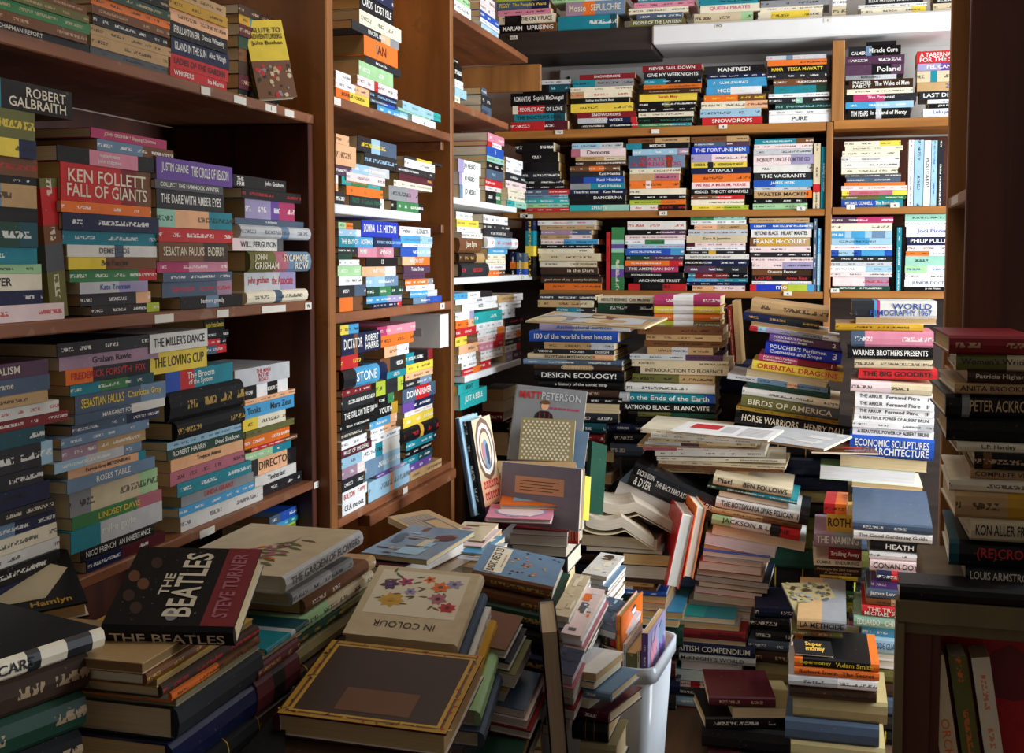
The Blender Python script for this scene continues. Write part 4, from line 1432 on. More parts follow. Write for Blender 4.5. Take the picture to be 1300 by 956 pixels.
    if 'f' in opt:
        pt, pL, pr, zt, zb, P, spec, ink, fl, txt, ex = out[-1]
        a = Vector((0, 1, 0)) if pl[0] == 'K' else Vector((1, 0, 0)); nrm = Vector((-1, 0, 0)) if pl[0] == 'K' else Vector((0, 1, 0))
        W = abs((pr-pL).dot(a)); z = zb-math.sin(abs(roll0))*W
        new = []
        while z-opt['f'] > .008:
            T = min(random.uniform(.03, .06), z-opt['f'])
            if z-T-opt['f'] < .012: T = z-opt['f']
            dx = random.uniform(-.012, .012); Wn = W if W < .15 else max(W, .2)
            org = Vector((pL.x, pL.y, z-T))+a*dx+nrm*random.uniform(.0, .012)
            b = add_book(Matrix.Translation(org) @ Matrix((a, nrm, Vector((0, 0, 1)))).transposed().to_4x4(), Wn, .2 if W >= .15 else (.16 if W > .09 else .12), T-.0006, random.choice(('black:5,gold:.12,black:3,gold:.12,black:5', 'navy', 'darkbrown:1,gold:.1,darkbrown:9,gold:.1,darkbrown:1', 'charcoal', 'darkgreen:2,gold:.1,darkgreen:6', 'maroon:4,black:3,maroon:4', 'slate', 'khaki', 'olive')), INK['t'], None, True, streak=False,
                     where='low in the '+st['where'], group=st['where'])
            z -= T; new.append(b); b['hid'] = True
        for m, b in enumerate(reversed(new)): b['where'] = ('lowest of ' if m == 0 else ORD[m]+' from base, ')+st['where']
for st in stacks(SHELF_DATA): build_stack(st)
for st in stacks(PILE_DATA): build_stack(st)
# ------------------------------------------------------------------ books placed one by one
F0 = Vector((-sy_, cy, 0)); ZV = Vector((0, 0, 1))
def at_depth(x, y, d): return EYE+ray(x, y)*(d/FPX)
def on_plane(x, y, P0, n): r = ray(x, y); return EYE+r*((P0-EYE).dot(n)/r.dot(n))
def face_up(t=0, s=0): return (ZV-F0*math.tan(math.radians(t))+RT*math.tan(math.radians(s))).normalized()
def qbook(P0, right, n, D, H, T, spec, label, group=None, **kw):
    """front cover seen: P0 its bottom corner at the spine, right runs from spine to fore-edge, n is the cover's outward normal"""
    n = n.normalized(); right = (right-n*right.dot(n)).normalized(); up = n.cross(right)
    R = Matrix((-up, right, n)).transposed().to_4x4()
    return add_book(Matrix.Translation(P0+up*H-n*T) @ R, H, D, T, spec, label=label, group=group, **kw)
def qpx(bl, br, tl, d, n, T, spec, label, group=None, **kw):
    P0 = at_depth(bl[0], bl[1], d) if not isinstance(d, Vector) else d
    a = on_plane(br[0], br[1], P0, n)-P0; b = on_plane(tl[0], tl[1], P0, n)-P0
    n = n.normalized()
    if kw.pop('level', False): right = ZV.cross(n).normalized(); up = n.cross(right)
    elif b.length > a.length: up = b.normalized(); right = up.cross(n)
    else: right = a.normalized(); up = n.cross(right)
    return qbook(P0, right, n, abs(a.dot(right)), abs(b.dot(up)), T, spec, label, group, **kw)
# ---- printing on covers: u runs right from the spine, v runs up from the foot
def put(g, b, pts, c, z=.0006):
    n = len(g.v); g.v += [(b['L']-v, u, b['T']+z) for u, v in pts]; g.face(tuple(range(n, n+len(pts))), c)
def ell(u, v, a, bb, rot=0, n=12):
    return [(u+a*math.cos(t)*math.cos(rot)-bb*math.sin(t)*math.sin(rot), v+a*math.cos(t)*math.sin(rot)+bb*math.sin(t)*math.cos(rot)) for t in (2*math.pi*k/n for k in range(n))]
def leaf(u, v, l, w, rot):
    P = [(0, 0), (l*.3, w*.5), (l*.65, w*.4), (l, 0), (l*.65, -w*.4), (l*.3, -w*.5)]
    return [(u+x*math.cos(rot)-y*math.sin(rot), v+x*math.sin(rot)+y*math.cos(rot)) for x, y in P]
def rect(u0, v0, u1, v1): return [(u0, v0), (u1, v0), (u1, v1), (u0, v1)]
def ctext(g, b, s, u0, u1, v0, v1, c, bold=.015, z=.0012, rot=0):
    t = Geo(); put_text(t, s, u0, u1, v0, v1, 0, c, bold)
    n = len(g.v)
    for x, _, y in t.v:
        g.v.append((b['L']-y, x, b['T']+z))
    for f, cc in zip(t.f, t.c): g.face(tuple(k+n for k in f), cc)
def printed(fn):
    def art(b, root, cover):
        g = Geo(); fn(g, b, b['D'], b['L']); part('cover_print', g, M_INK, cover)
    return art
def blobs(cols, n, seed, box=(.05, .05, .95, .95), smin=.07, smax=.26):
    def fn(g, b, W, H):
        r = random.Random(seed)
        for k in range(n):
            u = W*(box[0]+(box[2]-box[0])*r.random()); v = H*(box[1]+(box[3]-box[1])*r.random()); s = W*(smin+(smax-smin)*r.random())
            u = min(max(u, s), W-s); v = min(max(v, s), H-s)
            q = r.randint(5, 9); ph = r.random()*6; put(g, b, [(u+s*(.55+.45*r.random())*math.cos(ph+6.283*i/q), v+s*(.55+.45*r.random())*math.sin(ph+6.283*i/q)) for i in range(q)], PAL[r.choice(cols)], .0005+.00003*k)
    return fn
def collage(cols, n, seed, box=(.04, .04, .96, .96)):
    def fn(g, b, W, H):
        r = random.Random(seed)
        for k in range(n):
            w = W*r.uniform(.08, .4); h = H*r.uniform(.03, .22) if k % 2 else H*r.uniform(.01, .03)
            u = W*box[0]+(W*(box[2]-box[0])-w)*r.random(); v = H*box[1]+(H*(box[3]-box[1])-h)*r.random()
            if k % 3 == 0: put(g, b, ell(u+w/2, v+h/2, w/2, h/2, 0, 14), PAL[r.choice(cols)], .0005+.00002*k)
            else: put(g, b, rect(u, v, u+w, v+h), PAL[r.choice(cols)], .0005+.00002*k)
    return fn
def flowers(g, b, W, H, spots, seed):
    r = random.Random(seed); k = 0
    for (u, v, s, c, c2, pet) in spots:
        for j in range(pet):
            k += 1; put(g, b, leaf(W*u, H*v, W*s, W*s*.62, 2*math.pi*j/pet+r.random()*.4), PAL[c], .0006+.00003*(k % 20))
        put(g, b, ell(W*u, H*v, W*s*.25, W*s*.25, 0, 8), PAL[c2], .0014)
    return k
# ---- the low table that carries the near piles
TZ = .36
org = Vector((-.72, 1.75, 0)); A = empty('low_table', org); tag(A, 'low dark wooden table buried under piles of large old books', 'table')
bx('table_top', (-.98, .75, TZ-.03), (-.52, 2.5, TZ), M_WOOD_D, A, org, .003)
for x in (-.97, -.57):
    for y in (.78, 2.44): bx('leg', (x, y, 0), (x+.04, y+.04, TZ-.0305), M_WOOD_D, A, org, .003)
GT = 'old books piled on the low table'
# botanical book
P0 = on_x(456, 673, -.765); Q = on_x(357, 732, -.765); upv = (Q-P0).normalized(); nn = Vector((-1, 0, 0)).cross(upv)
def art(g, b, W, H):
    r = random.Random(3)
    for j in range(14): put(g, b, leaf(W*(.30+.1*r.random()), H*(.3+.04*j), W*.2*(1 if j % 2 else .8), W*.05, (.5 if j % 2 else 2.6)+r.random()*.5), PAL['olive'], .0006+.00002*j)
    for j in range(22): put(g, b, leaf(W*(.3+.22*r.random()), H*(.45+.3*r.random()), W*.09, W*.045, r.random()*6), PAL[r.choice(('rose', 'orange', 'rose', 'brown'))], .001+.00002*j)
    put(g, b, leaf(W*.35, H*.2, H*.62, W*.015, 1.5), PAL['olive'], .0009)
qbook(P0, Vector((-1, 0, 0)), nn, .2, (Q-P0).length, .026, 'lightgrey', 'large pale olive book with red flower spray on its cover, on the table', GT, hard=True, cover='beige', ink=INK['d'], text='THE GARDEN OF FLOWERS', art=printed(art), mat=M_COVER)
# biography of a band, spine towards the camera
def art(g, b, W, H):
    put(g, b, rect(0, 0, W, H*.26), PAL['darkred'], .0005)
    for s, v0, v1, c in (('THE', .60, .68, 'cream'), ('BEATLES', .36, .58, 'cream'), ('STEVE TURNER', .08, .2, 'rose')): ctext(g, b, s, W*(.1 if s != 'THE' else .35), W*(.92 if s != 'THE' else .65), H*v0, H*v1, PAL[c], .02)
    for u, v, c in ((.2, .8, 'darkbrown'), (.5, .83, 'brown'), (.78, .8, 'darkbrown'), (.35, .9, 'darkbrown'), (.6, .93, 'brown')): put(g, b, ell(W*u, H*v, W*.08, H*.045, .4), PAL[c], .0006)
    put(g, b, ell(W*.12, H*.5, W*.07, H*.05), PAL['grey'], .0007)
qpx((297, 796), (311, 697), (129, 792), 1.40, face_up(24), .028, 'black', 'dark hardback music biography with red band and cream title, at the left of the table', GT, hard=True, ink=INK['c'], text='THE BEATLES', art=printed(art))
# book with a cream spine at the lower left corner
zt = at_depth(128, 796, 1.36).z; PR = on_z(128, 796, zt); PLf = on_z(0, 837, zt); dr = (PR-PLf).normalized()
R = Matrix((dr, ZV.cross(dr), ZV)).transposed().to_4x4()
b = add_book(Matrix.Translation(PR-dr*.27-ZV*.024) @ R, .27, .19, .024, 'cream:10,charcoal:1,cream:2,charcoal:2,cream:1', INK['k'], '|||CARS||', True, cover='black', label='thick book with cream spine and black cover in the lower left corner', group=GT)
# dark cover with a pale torn shape
def art(g, b, W, H):
    put(g, b, [(W*.0, H*.2), (W*.72, H*.18), (W*.95, H*.62), (W*.7, H*.9), (W*.55, H*.55), (W*.3, H*.42), (0, H*.45)], PAL['beige'], .0006)
    ctext(g, b, 'Hamlyn', W*.6, W*.9, H*.03, H*.14, PAL['gold'], .02)
    put(g, b, [(0, H*.55), (W*.25, H*.6), (W*.5, H*.8), (W*.3, H*.98), (0, H*.98)], PAL['maroon'], .0006)
qpx((-70, 800), (118, 780), (-80, 725), 1.44, face_up(10), .022, 'black', 'black picture book with pale shape and yellow publisher name, lower left', GT, hard=True, ink=INK['y'], art=printed(art))
# dark stack beneath, long edges running away from the camera
for k in range(5):
    add_book(Matrix.Translation(PR-dr*(.275+.006*k)-ZV*(.024+.044*(k+1))+ZV.cross(dr)*.01) @ R, .26, .17, .043, ('darkbrown', 'darkgreen', 'black', 'maroon', 'black')[k], INK['t'], None, True, label=f"{('dark brown', 'dark green', 'black', 'maroon', 'black')[k]} hardback, {ORD[k+1]} in the pile under the cream-spined book", group=GT)
STK = '''
@ Y1.98 im - f=0 j=4 yaw=-14 | small stack on the floor between the table and the plastic bin
852 733 776 offwhite:4,lightgrey:3 kp d=.13
863 730 774 navy kp d=.13
873 734 778 steel wh d=.13
885 732 772 white kp d=.13
897 730 776 maroon wh d=.14
= 912
@ K-0.74 e1 - f=.361 j=1 d=.1 | dark brown stack under the music biography on the table
800 700 1000 tan kp d=.2 g=8a6a40
845 720 1030 brown gh d=.2
880 770 1270 mustard kp d=.2 g=a08250
905 800 1285 darkbrown rh d=.2
940 850 1290 orange:5,brown:5 kh d=.2
980 870 1300 olive kp d=.2 g=8a7c60
= 1020
@ K-0.74 e2 - f=.361 j=1 | teal book and slim volumes in front of the botanical stack
742 290 505 teal:5,lightgrey:1,darkteal:3 gh d=.2
795 260 470 beige kp d=.2 g=b5a078
830 240 450 maroon gh d=.2
= 900
'''
for st in stacks(STK): build_stack(st)
# flower book lying upside down
def art(g, b, W, H):
    put(g, b, rect(W*.08, H*.06, W*.93, H*.70), PAL['cream'], .0004)
    flowers(g, b, W, H, [(.72, 0.50, .13, 'gold', 'mustard', 9), (.80, 0.28, .1, 'plum', 'purple', 6), (.66, 0.22, .08, 'hotpink', 'plum', 5), (.58, 0.36, .07, 'lavender', 'purple', 6), (.3, 0.43, .1, 'rose', 'maroon', 7), (.32, 0.26, .1, 'orange', 'brown', 6), (.45, 0.16, .07, 'orange', 'brown', 5), (.2, 0.20, .09, 'lavender', 'slate', 6), (.18, 0.54, .09, 'red', 'maroon', 7)], 5)
    r = random.Random(9)
    for j in range(26): put(g, b, leaf(W*(.12+.72*r.random()), H*(.1+.52*r.random()), W*.1, W*.03, r.random()*6), PAL[r.choice(('olive', 'olive', 'green', 'brown'))], .00045)
    ctext(g, b, 'IN COLOUR', W*.22, W*.78, H*.79, H*.87, PAL['darkbrown'], 0)
bIN = qpx((610, 729), (474, 731), (576, 818), 2.0, face_up(16), .024, 'beige', 'tan flower book with bouquet cover, lying upside down at the front of the table', GT, hard=True, art=printed(art), mat=M_CLOTH, streak=False)
bIN['M'] = bIN['M']
for k, (sp, dx, T) in enumerate((('slate', .012, .02), ('offwhite', .028, .02), ('mustard', .035, .022), ('lightgreen', .05, .03), ('slate', .058, .03))):
    M = bIN['M'].copy(); off = sum(t for _, _, t in (('', 0, .02), ('', 0, .02), ('', 0, .022), ('', 0, .03), ('', 0, .03))[:k+1])
    M = Matrix.Translation(RT*dx*.7-ZV*(off+.001)-F0*dx*.8) @ M
    add_book(M, bIN['L']*.96, bIN['D']*.95, T-.001, sp, INK['k'], None, k != 1, page=rgb('d8ccb0'), label=f"{WORD.get(sp, sp)} book, {ORD[k+1]} in the pile under the tan flower book", group=GT)
# ornate brown album at the front
def art(g, b, W, H):
    m = .07
    for a_, c in ((0, 'mustard'), (m*.45, 'brown'), (m*.7, 'gold'), (m, 'darkbrown')): put(g, b, rect(W*a_, H*a_, W*(1-a_), H*(1-a_)), PAL[c], .0004+a_*.004)
    r = random.Random(2)
    for j in range(60):
        e = r.random(); s = r.choice((0, 1, 2, 3)); q = m*.5
        u, v = ((e, q), (e, 1-q), (q, e), (1-q, e))[s]; put(g, b, leaf(W*u, H*v, W*.035, W*.016, r.random()*6), PAL[r.choice(('gold', 'olive', 'red', 'darkbrown'))], .0009)
    put(g, b, rect(W*.3, H*.12, W*.75, H*.4), PAL['brown'], .001)
qpx((352, 905), (566, 932), (418, 812), 1.60, face_up(10), .035, 'darkbrown', 'large dark brown album with gilt ornate border, at the front edge of the table', GT, hard=True, cover='maroon', ink=INK['g'], art=printed(art), streak=False)
qpx((325, 1000), (560, 1010), (345, 925), 1.50, face_up(10), .04, 'darkbrown', 'dark brown leather book below the ornate album, at the bottom of the picture', GT, hard=True, ink=INK['g'], streak=False)
qpx((120, 985), (360, 965), (180, 880), 1.5, face_up(8), .05, 'black', 'black leather book at the front edge of the table, bottom left', GT, hard=True, ink=INK['g'], streak=False)
qpx((575, 985), (660, 965), (620, 880), 1.8, face_up(8), .06, 'darkgreen', 'dark green book at the front right corner of the table', GT, hard=True, ink=INK['g'], streak=False)
# photo cover on a maroon volume
qpx((458, 701), (542, 711), (524, 666), 2.2, face_up(2), .010, 'slate', 'thin large picture book with red and blue photographic cover, on the maroon volume', GT, cover='steel', art=printed(collage(('brown', 'peach', 'beige', 'lightblue', 'slate', 'maroon', 'orange', 'steel'), 24, 4)), mat=M_GLOSS)
for k, (spec, T, dx, nm) in enumerate((('maroon', .034, -.02, 'maroon cloth hardback under the thin picture book'), ('tan', .022, .006, 'tan paged volume, second under the thin picture book'), ('lightgrey', .018, .02, 'light grey volume, third under the thin picture book'), ('steel', .016, .032, 'steel blue volume, fourth under the thin picture book'), ('white', .02, .03, 'white volume at the base under the thin picture book'))):
    zz = sum((.034, .022, .018, .016, .02)[:k])+.0115
    P0 = at_depth(452+dx*300, 703, 2.2)-ZV*zz+RT*dx-F0*.01
    qbook(P0, (on_plane(542, 711, at_depth(458, 701, 2.2), ZV)-at_depth(458, 701, 2.2)), ZV, .125, .27, T-.001, spec, nm, GT, hard=(k == 0), ink=INK['k'], streak=False, page=rgb('e6ddd0'))
# old engraved sheet and magazines behind it
def art(g, b, W, H):
    for k in range(9): put(g, b, rect(W*.12, H*(.1+.085*k), W*(.88 if k % 3 else .6), H*(.14+.085*k)), PAL['grey'], .0005)
    put(g, b, rect(W*.3, H*.45, W*.85, H*.8), PAL['darkgrey'], .0006); put(g, b, rect(W*.34, H*.48, W*.8, H*.77), PAL['tan'], .0007)
qpx((492, 656), (560, 690), (524, 638), 2.62, face_up(4), .014, 'tan', 'tan antique print magazine lying by the foot of the tall bookcase', GT, kind='magazine', art=printed(art), streak=False)
for k, (sp, y0) in enumerate((('beige', 662), ('palepink', 668), ('skyblue', 676), ('lightgrey', 684), ('tan', 692))):
    qpx((566-4*k, y0+22), (612+2*k, y0+24), (590, y0), 2.45-.03*k, face_up(2), .012, sp, f"{WORD.get(sp, sp)} magazine, {ORD[k]} in the fan beside the antique print magazine", GT, kind='magazine', art=printed(collage(('white', 'brown', 'grey', 'rose'), 12, 20+k)), streak=False)
# patterned blue book, spine towards the camera
def art(g, b, W, H):
    r = random.Random(12)
    for j in range(26):
        u, v = W*(.06+.88*r.random()), H*(.05+.62*r.random())
        put(g, b, ell(u, v, W*.028, W*.02, r.random()*3, 8), PAL[r.choice(('gold', 'brown', 'navy', 'tan', 'orange'))], .0006)
    put(g, b, rect(W*.05, H*.66, W*.95, H*.88), PAL['cream'], .0008)
    ctext(g, b, 'BASIC KEYS 23', W*.08, W*.9, H*.76, H*.86, PAL['darkbrown'], .01); put(g, b, rect(W*.25, H*.69, W*.7, H*.705), PAL['tan'], .0012)
bP = qpx((703, 745), (739, 715), (600, 723), 2.18, face_up(9, 8), .026, 'brown', 'sky blue patterned book with cream title panel and brown spine, on the table', GT, hard=True, cover='steel', ink=INK['g'], art=printed(art), mat=M_CLOTH)
for k, (sp, dz, sx) in enumerate((('brown', .028, -.01), ('darkgreen', .060, .0), ('black', .1, .01), ('navy', .14, 0))):
    add_book(Matrix.Translation(-ZV*dz+RT*sx-F0*.004*k) @ bP['M'], bP['L']*1.0, .2, .026 if k == 0 else .034, sp, INK['g'], None, True, label=f"{WORD.get(sp, sp)} hardback, {ORD[k+1]} in the pile under the patterned blue book", group=GT)
# rust brown book with pages to the right
bR = qpx((590, 815), (641, 828), (615, 773), 1.92, face_up(12, 4), .018, 'brown', 'rust brown hardback on the pile at the right edge of the table', GT, hard=True, cover='brown', ink=INK['g'], streak=False, page=rgb('cfc4b4'))
for k, (sp, T, dx) in enumerate((('charcoal', .018, .006), ('olive', .026, .014), ('mustard', .03, .0), ('slate', .016, .03), ('palepink', .016, .034), ('darkred', .018, .04), ('darkgreen', .03, .02), ('black', .03, .03), ('navy', .03, .02))):
    zz = sum((.018, .026, .03, .016, .016, .018, .03, .03, .03)[:k])+.019
    M = bR['M'].copy(); M = Matrix.Translation(-ZV*(zz+T-.018)+RT*dx-F0*dx*.5) @ M
    add_book(M, bR['L'], bR['D'], T-.0015, sp, INK['k'], None, k in (0, 2, 5), page=rgb('d6cab8'), streak=False, label=f"{WORD.get(sp, sp)} book, {ORD[k+1]} in the pile under the rust brown hardback", group=GT)
# standing dark book with its pages to the camera
P0 = at_depth(705, 955, 2.0); upv = (ZV*.99+RT*-.08).normalized()
R = Matrix((-upv, -F0, (-upv).cross(-F0))).transposed().to_4x4()
add_book(Matrix.Translation(at_depth(690, 762, 2.1)+RT*.02) @ R, .215, .17, .03, 'black', INK['w'], None, True, page=rgb('c8b090'), label='black book standing upright with its pages towards the camera, beside the rust brown pile', group=GT)
# magazine piles to the right of the patterned book
def fan(bl, br, tl, d, tilt, cols, step, what, seed, cover_cols, T=.009):
    n = face_up(tilt, 3)
    for k, sp in enumerate(cols):
        P0 = at_depth(bl[0], bl[1], d); a = on_plane(br[0], br[1], P0, n)-P0; b_ = on_plane(tl[0], tl[1], P0, n)-P0
        r = random.Random(seed*31+k); j = RT*r.uniform(-.008, .014)-F0*r.uniform(-.006, .012) if k else Vector((0, 0, 0))
        if b_.length > a.length: rt_ = b_.cross(n).normalized()
        else: rt_ = a.normalized()
        up_ = n.cross(rt_)
        qbook(P0-n*(T+step)*k+j, rt_, n, abs(a.dot(rt_)), abs(b_.dot(up_)), T, sp, f"{WORD.get(sp, sp)} {'magazine' if T < .012 else 'book'}, {ORD[k]} in the {what}", GT, kind='magazine' if T < .012 else None, ink=INK['k'], streak=False,
              page=rgb(r.choice(('ece6da', 'ded2bd', 'e9e9e8', 'd9c4ae'))), art=printed(collage(cover_cols, 14, seed+k)) if k == 0 else None, mat=M_GLOSS)
fan((739, 727), (764, 740), (763, 701), 2.42, 5, ('offwhite', 'white', 'steel', 'brown', 'white', 'lightblue', 'tan', 'white', 'darkbrown', 'lightgrey', 'olive', 'tan'), .0012, 'magazine pile right of the patterned book', 1, ('brown', 'darkbrown', 'tan', 'cream'))
fan((700, 780), (722, 785), (729, 728), 2.16, 8, ('beige', 'lightgrey', 'navy', 'white', 'tan', 'olive'), .0012, 'cream magazine pile in front of the patterned book', 2, ('tan', 'cream', 'beige'), .011)
fan((712, 803), (735, 812), (745, 745), 2.12, 9, ('palepink', 'offwhite', 'rose', 'white', 'beige', 'brown', 'white', 'peach', 'grey', 'white'), .0012, 'pink-edged magazine pile beside the plastic bin', 3, ('orange', 'brown', 'white', 'darkgrey'), .010)
fan((745, 792), (772, 816), (773, 757), 2.3, 16, ('slate', 'palepink', 'maroon', 'white', 'olive'), .001, 'slate picture-book pile by the plastic bin', 4, ('lightblue', 'steel', 'charcoal', 'lightgrey'), .016)
fan((697, 852), (724, 866), (713, 820), 2.02, 14, ('navy', 'rose', 'white', 'darkred', 'beige', 'charcoal'), .001, 'navy book pile at the bottom of the table', 5, ('navy', 'black'), .02)
# ---- clear plastic bin with standing books
RZ = .375; c0 = on_z(829, 851, RZ); c1 = on_z(857, 806, RZ); c3 = on_z(742, 862, RZ)
Av = (c1-c0); Av.z = 0; la = .24; Av.normalize(); Bv = Vector((Av.y, -Av.x, 0)); lb = .245
org = c0-Bv*lb/2+Av*la/2; org = Vector((org.x, org.y, 0.0))
A = empty('plastic_bin', org); tag(A, 'translucent white plastic storage bin on the floor, filled with upright books', 'bin')
m, nt, bs = node_mat('translucent_plastic'); bs.inputs['Base Color'].default_value = (.75, .8, .84, 1); bs.inputs['Roughness'].default_value = .25; bs.inputs['Transmission Weight'].default_value = .25; M_PLASTIC = m
def ring(z, s, r=.03, n=5):
    # rounded rectangle
    out = []
    for q, (sa, sb) in enumerate(((1, 1), (-1, 1), (-1, -1), (1, -1))):
        for k in range(n):
            a = math.radians(90*q+90*k/(n-1)); out.append(((la/2*s-r)*sa+r*math.cos(a), (lb/2*s-r)*sb+r*math.sin(a)))
    return [tuple((Av*x-Bv*y).to_tuple()[:2])+(z,) for x, y in out]
def shell(levels, close_bottom=True):
    g = Geo(); n = None
    for z, s in levels: p = ring(z, s); n = len(p); g.v += p
    for i in range(len(levels)-1):
        for k in range(n): a, b_ = i*n+k, i*n+(k+1) % n; g.face((a, b_, b_+n, a+n), (1, 1, 1))
    if close_bottom: g.face(tuple(range(n))[::-1], (1, 1, 1))
    return g
part('bin_body', shell([(.004, .82), (RZ-.01, .985), (RZ-.01, .965), (.008, .80)]), M_PLASTIC, A, None, None, True)
part('rim', shell([(RZ-.03, .99), (RZ-.03, 1.03), (RZ, 1.035), (RZ, .985), (RZ-.01, .975)], False), M_PLASTIC, A, None, None, True)
bt = 0
def bin_book(off, T, H, z0, D, near, spec, label, **kw):
    P0 = Vector((c0.x, c0.y, z0))-Bv*(off)+Av*near
    lean = kw.pop('lean', 0)
    n = (Bv+ZV*lean).normalized()
    return qbook(P0, Av, n, D, H, T, spec, label, 'books standing in the plastic bin', **kw)
bin_book(.016, .013, .245, .19, .17, .03, 'purple', 'purple picture book standing at the right side of the plastic bin', cover='lavender', ink=INK['w'], art=printed(blobs(('purple', 'lavender', 'pink', 'steel', 'rose'), 22, 8)), mat=M_GLOSS)
bin_book(.031, .006, .2, .2, .15, .028, 'beige', 'beige paperback standing next to the purple book in the plastic bin', ink=INK['k'])
bin_book(.038, .02, .195, .2, .14, .025, 'olive', 'thick olive paperback standing in the middle of the plastic bin', ink=INK['t'])
bin_book(.059, .006, .21, .2, .15, .028, 'white', 'thin white book standing beside the orange one in the plastic bin', ink=INK['k'])
bin_book(.066, .014, .265, .2, .18, .03, 'orange', 'tall orange-red hardback standing in the plastic bin', hard=True, cover='orange', ink=INK['y'], art=printed(lambda g, b, W, H: (put(g, b, ell(W*.4, H*.62, W*.15, H*.07), PAL['yellow']), put(g, b, rect(W*.2, H*.42, W*.7, H*.47), PAL['darkred']))))
bin_book(.081, .01, .215, .2, .15, .03, 'red', 'red paperback standing left of the orange book in the plastic bin', ink=INK['k'])
bin_book(.093, .012, .22, .2, .15, .03, 'darkbrown', 'dark brown book standing near the left of the plastic bin', ink=INK['t'])
bin_book(.107, .012, .225, .2, .15, .03, 'darkgreen', 'dark green book standing near the left of the plastic bin', ink=INK['t'])
bin_book(.121, .008, .215, .2, .15, .03, 'white', 'white book at the left end of the plastic bin', ink=INK['b'])
for k in range(4):
    add_book(Matrix.Translation(Vector((c0.x, c0.y, .012+.046*k))-Bv*.215+Av*.045) @ Matrix((Bv, Av, ZV)).transposed().to_4x4(), .18, .15, .045, ('black', 'slate', 'tan', 'navy')[k], None, None, True, label=f"{('black', 'slate blue', 'tan', 'navy')[k]} book lying flat at the bottom inside the plastic bin", group='books standing in the plastic bin', streak=False)
# ---- display of upright covers in front of the design stack
def art(g, b, W, H):
    ctext(g, b, 'MATT', W*.05, W*.36, H*.83, H*.93, PAL['red'], .03); ctext(g, b, 'PETERSON', W*.37, W*.93, H*.83, H*.93, PAL['lightgrey'], .01)
    for q in range(7): put(g, b, rect(W*(.50+.062*q), H*(.715), W*(.548+.062*q), H*.74), PAL['hotpink'])
    put(g, b, [(W*.28, H*.52), (W*.58, H*.52), (W*.55, H*.64), (W*.49, H*.68), (W*.37, H*.68), (W*.31, H*.64)], PAL['black'])
    put(g, b, ell(W*.43, H*.75, W*.055, H*.06), PAL['peach'], .0007); put(g, b, ell(W*.43, H*.795, W*.068, H*.028), PAL['brown'], .0008); put(g, b, rect(W*.36, H*.775, W*.50, H*.787), PAL['brown'], .0009)
    for q in (.36, .43, .5): put(g, b, rect(W*q, H*.53, W*(q+.015), H*.66), PAL['darkred'], .0008)
GD = 'upright covers on display'
def facing(yaw, lean): 
    y = math.radians(yaw); h = (-F0*math.cos(y)+RT*math.sin(y)); return (h*math.cos(math.radians(lean))+ZV*math.sin(math.radians(lean))).normalized()
qpx((645, 583), (734, 597), (657, 488), 2.92, facing(-8, 18), .014, 'grey', 'grey portrait book with red and white title, standing at the centre', GD, cover='grey', hard=True, ink=INK['r'], art=printed(art), streak=False, mat=M_GLOSS)
def art(g, b, W, H):
    n = 11
    for i in range(n):
        for j in range(13): put(g, b, ell(W*(.06+.88*(i+.5*(j % 2))/n), H*(.05+.9*j/12.5), W*.024, W*.024, 0, 6), PAL['cream'])
qpx((658, 583), (727, 587), (667, 530), 2.86, facing(-8, 18), .012, 'khaki', 'small khaki book with a pale lattice pattern, standing before the grey portrait book', GD, cover='khaki', art=printed(art), streak=False)
qpx((668, 600), (739, 610), (670, 538), 2.89, facing(-8, 16), .012, 'steel', 'steel blue book standing between the lattice book and the grey portrait book', GD, cover='steel', hard=True, streak=False)
qpx((631, 600), (731, 602), (636, 585), 2.84, facing(-5, 30), .02, 'tan', 'tan board standing behind the lilac folder', GD, cover='tan', streak=False)
def art(g, b, W, H):
    put(g, b, rect(W*.18, H*.52, W*.8, H*.8), PAL['peach']); 
    for k in range(4): put(g, b, rect(W*.24, H*(.57+.05*k), W*(.74 if k % 2 else .66), H*(.582+.05*k)), PAL['brown'], .0008)
qpx((634, 663), (733, 702), (634, 586), 2.78, facing(-28, 6), .02, 'white', 'lilac grey folder with peach label, standing behind the annuals', GD, cover='lilac', hard=True, art=printed(art), streak=False, mat=M_COVER, level=True)
qpx((715, 690), (734, 700), (715, 652), 2.74, facing(-28, 6), .006, 'red', 'red card leaning against the lower corner of the lilac folder', GD, cover='red', art=printed(lambda g, b, W, H: ctext(g, b, 'am', W*.1, W*.9, H*.1, H*.5, PAL['peach'], 0)), streak=False)
qpx((740, 660), (748, 650), (743, 604), 2.85, (RT*.8-F0*.6+ZV*.1).normalized(), .012, 'yellow', 'yellow book standing behind the lilac folder', GD, cover='yellow', streak=False)
qpx((746, 650), (768, 610), (752, 560), 2.95, (RT*.8-F0*.6+ZV*.12).normalized(), .012, 'darkgreen', 'dark green book leaning right of the yellow one', GD, cover='darkgreen', streak=False)
